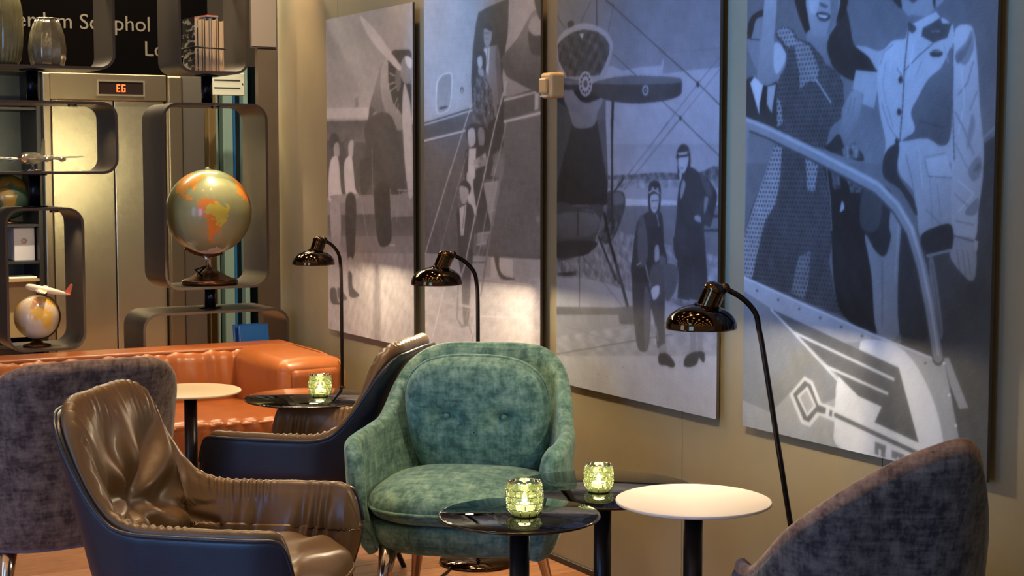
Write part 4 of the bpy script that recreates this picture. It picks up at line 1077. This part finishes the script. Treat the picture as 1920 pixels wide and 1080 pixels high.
('s',120,[579,671,578,668,576,666,572,665,568,666,565,668,564,671,565,674,568,676,572,677,575,676,578,674]),
('s',120,[604,669,603,666,601,663,597,663,594,663,591,666,590,669,591,672,594,674,597,675,601,674,603,672]),
('s',72,[494,568,524,582,549,476,526,430,494,446]),
('s',130,[586,492,605,497,608,457,585,449]),
('s',80,[611,466,646,459,635,419,612,431]),
('l',150,[488,430,510,440],4.0),
('l',150,[594,593,606,558],3.3),
('l',120,[532,435,550,391],2.7),
('s',(70,60),[568,430,641,434,642,357,640,275,642,196,604,181,595,234,578,279,562,328]),
('s',78,[636,438,704,438,699,374,651,329,633,388]),
('s',160,[568,361,609,375,608,345,579,328]),
('l',130,[536,433,565,370],3.0),
('l',150,[595,248,607,203],3.0),
('s',112,[610,182,645,197,653,166,616,157]),
('s',42,[612,163,659,168,695,143,685,129,652,131,612,133]),
('s',48,[764,738,807,724,858,701,897,660,887,610,867,565,836,565,844,499,825,494,698,491,698,596,706,665,726,708]),
('s',45,[682,526,709,510,713,458,691,470]),
('s',100,[838,650,857,644,837,600]),
('s',46,[696,783,719,805,750,802,765,776,766,743,751,720,706,703,701,751]),
('s',142,[708,776,753,778,753,747,733,720,709,729]),
('l',36,[695,768,753,773],6.4),
('l',150,[701,779,757,783],3.2),
('l',80,[716,735,733,735],3.2),
('s',140,[709,721,724,721,717,695]),
('s',118,[728,699,743,686,721,642,717,665]),
('s',120,[791,594,816,595,820,576,791,582]),
('s',64,[814,717,849,701,878,659,850,659]),
('l',70,[822,633,809,591],1.9),
('p',(46,42),[701,493,844,500,856,407,714,397]),
('p',(44,58),[716,447,851,455,857,351,809,341,705,342]),
('l',66,[785,447,783,354],2.4),
('s',45,[702,451,725,452,725,426,710,429]),
('p',112,[770,346,801,344,802,195,774,187]),
('p',112,[805,344,831,346,838,195,813,196]),
('s',48,[755,173,813,192,812,160,784,143,743,141]),
('s',44,[813,192,845,191,843,162,820,174])],
[('p',(86,100),[-32,1226,921,1137,934,750,-23,750]),
('p',(64,50),[873,785,928,814,954,10,642,-46,625,551,810,560]),
('l',125,[878,799,922,830],7.5),
('s',45,[-20,959,23,991,73,968,137,969,158,847,88,832,-18,863]),
('s',112,[29,1159,82,1165,70,1098,58,1046,52,1006,32,1027,11,1065,7,1099]),
('s',34,[3,1099,5,1136,29,1163,78,1173,82,1156,43,1149,27,1114,17,1094]),
('l',40,[14,1096,57,1091],3.0),
('s',108,[4,1095,21,1092,21,1061,8,1062]),
('p',172,[18,974,36,990,76,966,61,915,60,884]),
('p',38,[76,962,100,959,96,918,64,888,61,907]),
('p',142,[95,961,131,965,114,887,92,914]),
('s',36,[381,1115,405,1151,423,1116,441,1054,467,1039,503,1018,534,981,457,985,441,961,366,997,339,1064]),
('s',28,[207,1200,268,1194,260,1144,273,1098,253,1097,233,1126,214,1163]),
('s',28,[373,1184,416,1180,406,1134,381,1115,366,1120]),
('s',(118,95),[270,1104,344,1093,336,1049,354,1013,331,1007,319,1029,258,1074]),
('s',(132,122),[259,1195,379,1184,376,1127,361,1099,336,1084,303,1083,277,1096,262,1136]),
('s',98,[350,1183,379,1180,376,1127,358,1100,336,1085,351,1129]),
('s',148,[268,1186,303,1183,298,1152,281,1142,267,1159]),
('s',52,[293,1143,319,1146,350,1135,341,1122,312,1123]),
('p',172,[301,1141,343,1134,331,1128,305,1134]),
('s',70,[307,1172,340,1160,330,1155,310,1163]),
('s',(140,112),[81,1211,127,1207,126,1135,123,1079,166,1060,170,1020,140,979,89,964,53,981,51,1022,67,1103]),
('s',155,[125,1078,165,1061,168,1024,136,993,120,1018]),
('d',66,[123,1101,162,1124,203,1107,222,1083,270,1069,319,1031,334,1010,384,985,403,957,410,904,403,869,358,843,336,785,215,806,146,840,132,937,146,985,171,1010,176,1043,147,1077],38,17),
('d',120,[209,1084,271,1060,309,996,300,962,273,969,232,949,227,997,210,1049],52,17),
('d',128,[128,1106,165,1122,203,1099,217,1065,179,1062],60,17),
('l',150,[300,968,333,933,357,909],4.2),
('d',125,[135,929,151,920,164,859,139,848],50,17),
('d',64,[135,812,197,803,273,783,340,749,360,684,373,560,361,491,388,396,435,347,206,388,38,422,-12,424,-2,524,26,613,81,706],38,17),
('d',132,[131,803,160,791,156,716,138,641,92,589,61,506,38,427,-8,424,-2,534,34,618,81,706],52,17),
('d',122,[258,772,312,756,299,676,268,678],50,17),
('d',104,[236,495,287,517,276,413,261,382,206,398],46,17),
('s',28,[336,749,419,735,516,698,491,592,507,565,525,463,549,320,428,347,384,420,368,559,352,684]),
('n',70,[362,737,390,732,402,685,370,680],40),
('n',85,[419,718,481,714,496,677,441,673],50),
('s',150,[400,623,407,652,416,633]),
('l',120,[344,737,360,660,369,574],2.8),
('p',140,[450,988,532,978,536,950,521,888,477,900,481,924,440,940]),
('s',(125,95),[402,892,439,934,476,924,467,871,441,842,417,789,388,816,401,854]),
('l',90,[417,919,405,873],2.1),
('l',90,[434,918,422,873],2.1),
('l',90,[450,917,439,872],2.1),
('s',40,[391,825,417,789,468,784,480,754,342,785,359,805]),
('n',88,[403,789,451,804,479,765,412,758],45),
('s',38,[482,686,562,694,609,647,595,596,587,554,569,516,527,528,502,565,478,592]),
('s',56,[492,691,557,687,542,583,478,592]),
('s',112,[595,649,631,611,627,506,627,327,547,320,523,463,495,567,534,529,569,516,592,557,583,596]),
('s',46,[630,611,688,554,732,337,627,327]),
('s',142,[450,1049,489,1044,527,1032,554,1035,580,1052,621,1054,617,1031,539,996,528,983,500,1016,464,1038]),
('s',(160,145),[640,1090,626,1055,580,1050,546,1021,531,985,532,937,542,877,565,802,561,758,619,765,789,750,799,821,790,1052,775,1081,745,1097,686,1095]),
('s',(148,132),[610,797,681,810,737,795,775,764,795,712,798,601,743,596,694,571,680,621,666,679,620,719,606,765]),
('s',44,[565,776,612,797,607,733,624,705,670,659,677,621,621,683,559,717]),
('s',(96,70),[784,1024,751,979,710,954,677,913,652,874,666,830,622,804,704,810,757,791,785,814,790,926]),
('l',40,[638,1081,626,980,623,897,615,803],3.1),
('l',55,[628,978,678,1013,720,1036],2.4),
('l',70,[600,985,619,962],2.0),
('l',85,[549,899,575,843,607,809],2.0),
('l',85,[539,996,554,1028,585,1044],2.0),
('s',42,[621,955,620,951,617,947,614,946,610,948,607,951,606,956,607,960,610,963,613,964,617,963,620,959]),
('s',42,[618,876,617,872,614,868,611,867,607,869,604,872,603,876,604,881,607,884,610,885,614,884,617,880]),
('s',42,[613,803,612,798,609,795,606,794,602,795,599,799,598,803,599,807,601,811,605,812,609,810,611,807]),
('l',172,[657,1040,648,997,639,961],3.9),
('l',130,[560,1002,551,951,563,899],3.3),
('l',168,[580,1034,576,979],4.0),
('l',128,[684,995,665,960],3.3),
('l',135,[757,1033,773,990],3.8),
('l',120,[568,891,591,839],4.0),
('l',84,[712,894,771,870],3.9),
('l',60,[683,851,763,835],3.9),
('l',112,[638,769,659,711,676,644],4.0),
('l',160,[682,787,697,689],3.9),
('l',118,[746,698,760,619],3.2),
('l',112,[711,636,761,602],3.9),
('l',128,[617,615,608,459],5.3),
('l',90,[561,502,565,340],5.4),
('l',90,[608,1145,629,1128],2.6),
('l',96,[675,1124,705,1129],2.6),
('s',122,[582,1165,753,1149,727,1120,698,1104,662,1098,635,1110,608,1137]),
('s',60,[628,1161,672,1157,652,1140]),
('s',38,[571,1166,603,1163,614,1130,598,1138]),
('s',40,[717,1153,726,1152,727,1120,720,1128]),
('s',95,[638,1111,701,1104,730,1120,706,1090,656,1079,638,1091]),
('p',158,[638,1086,730,1113,748,1093,687,1061,657,1060]),
('p',64,[686,1076,745,1097,751,1083,782,1080,768,1048,722,1038,682,1058]),
('s',60,[638,1095,664,1079,652,1067,638,1077]),
('s',48,[755,1012,752,1007,744,1004,733,1004,722,1005,714,1009,711,1014,714,1019,722,1021,733,1022,744,1020,752,1016]),
('l',170,[713,1018,757,1017],2.1),
('l',120,[717,1066,744,1065],2.6),
('s',(165,150),[790,1048,801,1072,832,1074,852,1058,865,992,876,888,887,750,798,750,790,954]),
('s',(150,150),[793,825,880,823,892,734,880,640,869,569,802,577,792,716]),
('s',118,[795,1005,828,1034,847,1060,853,1017,828,980]),
('s',96,[796,1003,824,1022,847,1045,834,1011,806,985]),
('s',124,[852,863,863,837,845,785,838,799]),
('l',112,[853,986,836,938,808,911],3.8),
('l',122,[867,916,847,875],3.7),
('l',176,[816,974,828,890,811,820],3.8),
('l',120,[800,870,830,827,860,771],5.1),
('s',116,[844,732,876,766,888,738,864,707]),
('s',96,[857,727,877,751,883,738]),
('s',112,[836,632,877,668,873,630]),
('l',120,[803,794,839,742,880,717],3.8),
('l',172,[814,708,865,678,816,634],3.8),
('l',120,[803,677,860,639],3.8),
('l',110,[808,612,867,605],3.2),
('l',70,[788,1031,790,891,800,757],3.0),
('s',(130,120),[804,570,859,575,876,545,875,485,859,472,836,486,810,506,792,532]),
('l',74,[815,542,827,486],1.9),
('l',74,[832,543,844,487],1.9),
('l',74,[848,544,860,488],1.9),
('l',50,[803,577,871,566],2.6),
('p',150,[868,571,881,567,879,545,872,545]),
('p',(158,150),[702,759,774,769,794,716,716,717]),
('l',80,[702,759,716,717,794,715],2.1),
('l',100,[701,764,774,774],1.8),
('l',100,[721,711,733,601],1.8),
('s',42,[694,571,743,596,796,601,794,540,720,528]),
('l',125,[717,524,793,541],6.5),
('s',100,[724,511,742,503,775,341,744,338]),
('l',70,[734,503,768,340],2.6),
('p',(60,74),[768,315,944,332,955,-22,809,-49]),
('p',132,[778,281,796,283,863,170,834,163,801,219]),
('p',(150,132),[-21,435,207,385,551,313,781,271,801,210,843,65,733,2,-13,-10]),
('p',112,[-21,394,128,345,224,285,403,182,394,131,331,103,206,121,130,56,-15,77]),
('l',178,[-21,431,207,381,552,310,783,268],6.1),
('s',70,[66,393,65,391,63,389,60,389,58,389,56,390,55,392,55,394,57,395,60,396,63,395,65,394]),
('s',70,[158,374,158,372,156,371,153,370,150,371,148,372,148,373,148,375,150,377,153,377,156,377,158,376]),
('s',70,[247,356,247,355,245,353,242,353,240,353,238,354,237,356,238,357,240,359,242,359,245,359,247,358]),
('s',70,[333,339,333,337,331,336,329,335,326,336,324,337,323,338,324,340,326,341,328,342,331,342,333,341]),
('s',70,[417,323,416,321,414,320,412,319,409,319,408,320,407,322,408,323,409,325,412,325,414,325,416,324]),
('s',70,[497,307,496,305,495,304,492,303,490,303,488,304,488,306,488,307,490,309,492,309,495,309,496,308]),
('s',70,[575,291,574,289,573,288,570,287,568,288,566,289,566,290,566,292,568,293,570,294,572,294,574,293]),
('s',70,[650,276,649,274,648,273,646,272,643,273,642,274,641,275,642,277,643,278,645,279,648,278,649,277]),
('s',70,[723,261,722,260,721,259,719,258,717,258,715,259,714,260,715,262,716,263,718,264,721,264,722,263]),
('s',200,[805,193,804,191,803,190,800,189,798,189,796,190,796,192,796,194,798,195,800,196,802,196,804,195]),
('s',200,[828,122,828,120,826,119,824,118,822,118,820,119,819,121,820,123,821,124,824,125,826,125,828,124]),
('s',200,[783,268,783,266,781,264,779,264,776,264,775,265,774,267,775,268,776,270,779,271,781,270,783,269]),
('s',186,[479,286,552,301,619,294,670,267,714,223,750,169,776,107,787,34,733,5,573,1,408,4,391,64,394,131,405,189]),
('p',118,[128,345,418,280,486,291,480,263,391,253]),
('l',176,[124,345,224,287,407,177],7.4),
('p',80,[126,346,627,239,701,61,544,89,569,133,482,149,390,200]),
('l',178,[221,290,609,208],8.0),
('l',178,[346,214,588,169],7.8),
('p',182,[206,118,268,175,302,166,338,112,395,107,394,68,332,77,294,40,258,45]),
('p',84,[222,120,269,163,294,156,326,105,358,101,354,84,322,85,290,53,267,56]),
('p',182,[238,117,281,150,319,100,281,65]),
('p',138,[251,116,278,139,307,100,282,77]),
('p',84,[372,98,383,97,381,80,370,81]),
('l',84,[395,87,703,33],12.0),
('p',84,[714,36,731,35,730,22,714,23]),
('p',104,[546,40,587,35,584,3,569,5,570,22,560,23,560,7,546,8]),
('p',104,[608,28,654,23,653,6,635,6,635,13,628,13,627,7,608,8]),
('p',104,[686,15,705,13,704,2,677,4]),
('l',62,[-21,866,99,834,280,775,448,718,538,686,610,637,661,580,700,493,732,390,760,278],37.8),
('l',116,[-21,870,99,838,279,780,448,722,538,690,610,641,660,584,700,497,732,394,760,282],31.7),
('l',148,[-19,878,101,845,281,787,450,729,540,697,612,648,662,591,701,503,733,401,761,288],9.1),
('l',110,[8,849,-1,714,-6,578],16.5)],
]
# ================================================================== PHOTO PANELS
PAN = [(6.5757, 5.6879), (5.5857, 4.6835), (4.5728, 3.6667), (3.5422, 2.6159)]; PZ = (.6412, 2.0314)
def smooth_closed(q, k=5):
    n = len(q); out = []
    for i in range(n):
        p0, p1, p2, p3 = (np.array(q[(i+j) % n], float) for j in (-1, 0, 1, 2))
        for s in range(k):
            t = s/k; out.append(tuple(.5*(2*p1+(p2-p0)*t+(2*p0-5*p1+4*p2-p3)*t*t+(3*p1-p0-3*p2+p3)*t**3)))
    return out
def tone_noise(x, y, seed):
    P = np.stack([x, y, 0*x], -1); return .6*snoise(P, .16, seed)+.4*snoise(P, .45, seed+1)
def print_image(ops, Wmm, Hmm, nx, ny, seed):
    """rasterise the print, twice oversampled, into vertex tones"""
    X, Y = np.meshgrid((np.arange(2*nx)+.5)/(2*nx)*Wmm, (np.arange(2*ny)+.5)/(2*ny)*Hmm, indexing='ij'); T = np.full(X.shape, 90.)
    dx, dy = Wmm/(2*nx), Hmm/(2*ny)
    for k, op in enumerate(ops):
        kind, tone, fl_ = op[:3]; q = list(zip(fl_[0::2], fl_[1::2])); wd = op[3]/2 if kind == 'l' else 0
        if kind == 's': q = smooth_closed(q)
        xs = [p[0] for p in q]; ys = [p[1] for p in q]
        i0, i1 = max(int((min(xs)-wd)/dx)-1, 0), min(int((max(xs)+wd)/dx)+2, 2*nx); j0, j1 = max(int((min(ys)-wd)/dy)-1, 0), min(int((max(ys)+wd)/dy)+2, 2*ny)
        if i1 <= i0 or j1 <= j0: continue
        x, y = X[i0:i1, j0:j1], Y[i0:i1, j0:j1]
        if kind == 'l':
            m = np.zeros(x.shape, bool)
            for (ax, ay), (bx_, by_) in zip(q[:-1], q[1:]):
                L2 = (bx_-ax)**2+(by_-ay)**2+1e-9; t = np.clip(((x-ax)*(bx_-ax)+(y-ay)*(by_-ay))/L2, 0, 1); m |= (x-ax-t*(bx_-ax))**2+(y-ay-t*(by_-ay))**2 < wd**2
        else: m = inpoly(x, y, q)
        if isinstance(tone, tuple): v = tone[0]+(tone[1]-tone[0])*np.clip((max(ys)-y)/(max(ys)-min(ys)+1e-6), 0, 1)
        else: v = np.full(x.shape, float(tone))
        if kind == 'n': v = v+op[3]*tone_noise(x, y, seed+k)
        if kind == 'd':
            c_ = op[4]*.75; r = np.floor(y/c_); u = (x/c_+.5*(r % 2)) % 1-.5; w_ = (y/c_) % 1-.5
            v = np.where(u*u+w_*w_ < .085, op[3], v)+6*tone_noise(x, y, seed)
        T[i0:i1, j0:j1][m] = v[m]
    T = T.reshape(nx, 2, ny, 2).mean((1, 3))
    B = T.copy(); B[1:-1, 1:-1] = (T[1:-1, 1:-1]*4+T[:-2, 1:-1]+T[2:, 1:-1]+T[1:-1, :-2]+T[1:-1, 2:])/8
    for _ in range(1): B[1:-1, 1:-1] = (B[1:-1, 1:-1]*4+B[:-2, 1:-1]+B[2:, 1:-1]+B[1:-1, :-2]+B[1:-1, 2:])/8
    lo, kk = (26, .84) if seed < 20 else (3, .98)
    F_ = B.copy()
    for _ in range(14): F_[1:-1, 1:-1] = (F_[:-2, 1:-1]+F_[2:, 1:-1]+F_[1:-1, :-2]+F_[1:-1, 2:])/4
    B = .78*B+.22*F_
    B = lo+B*kk+5*tone_noise(X[::2, ::2]*.22, Y[::2, ::2]*.22, seed+50)+3*tone_noise(X[::2, ::2], Y[::2, ::2], seed+70)
    g_ = np.random.RandomState(seed); return B+g_.normal(0, 2.0, B.shape)
M_print = attr_mat('photo_print', .42, spec=.35); M_board = mat('panel_board', c(150, 140, 120), .6); M_edge = mat('panel_edge', c(70, 60, 48), .6)
PLAB = ['black-and-white photo panel of two boys under an aeroplane propeller, farthest from the camera', 'photo panel of passengers on the stairs of an airliner',
        'bluish photo panel of two aviators beside a biplane propeller', 'blue photo panel of two waving women above a winged key emblem, nearest the camera']
RES = [(210, 500), (270, 520), (330, 540), (400, 600)]
TINT = [((1.0, .95, 1.02), 1.38), ((1.0, .95, 1.03), 1.32), ((.80, .86, 1.06), 1.10), ((.80, .89, 1.04), 1.08)]
for k in range(4):
    yl, yr = PAN[k]; Wm, Hm = (yl-yr)*1000, (PZ[1]-PZ[0])*1000; nx, ny = RES[k]
    T = print_image(PRINTS[k], Wm, Hm, nx, ny, 11*k+3)
    t = thing('photo_panel', PLAB[k], 'photo panel', (X0, yl, PZ[0]), 0, 'large photo panels on the wall')
    u = np.arange(nx)/(nx-1)*Wm/1000; v = np.arange(ny)/(ny-1)*Hm/1000; U, Vv = np.meshgrid(u, v, indexing='ij')
    me = bpy.data.meshes.new('print'); me.vertices.add(nx*ny); me.vertices.foreach_set('co', np.stack([np.zeros_like(U), -U, Vv], -1).astype(np.float32).ravel())
    idx = np.arange(nx*ny).reshape(nx, ny); F = np.stack([idx[:-1, :-1], idx[:-1, 1:], idx[1:, 1:], idx[1:, :-1]], -1).reshape(-1, 4); nf = len(F)
    me.loops.add(nf*4); me.loops.foreach_set('vertex_index', F.astype(np.int32).ravel()); me.polygons.add(nf); me.polygons.foreach_set('loop_start', (np.arange(nf)*4).astype(np.int32))
    me.update(calc_edges=True); me.validate()
    tint, gain = TINT[k]; S = np.clip(T*gain, 8, 245)/255; Lin = np.where(S <= .04045, S/12.92, ((S+.055)/1.055)**2.4)
    set_print(me, np.concatenate([Lin[..., None]*np.array(tint), np.ones(Lin.shape+(1,))], -1))
    link('print', me, M_print, t)
    link('board', box('board', .0006, .010, -Wm/1000, 0, 0, Hm/1000), M_edge, t)
    for yy in (-.15, -Wm/1000+.15): link('wall_mount', box('wall_mount', .010, .0345, yy-.03, yy+.03, Hm/1000-.25, Hm/1000-.15), M_edge, t)
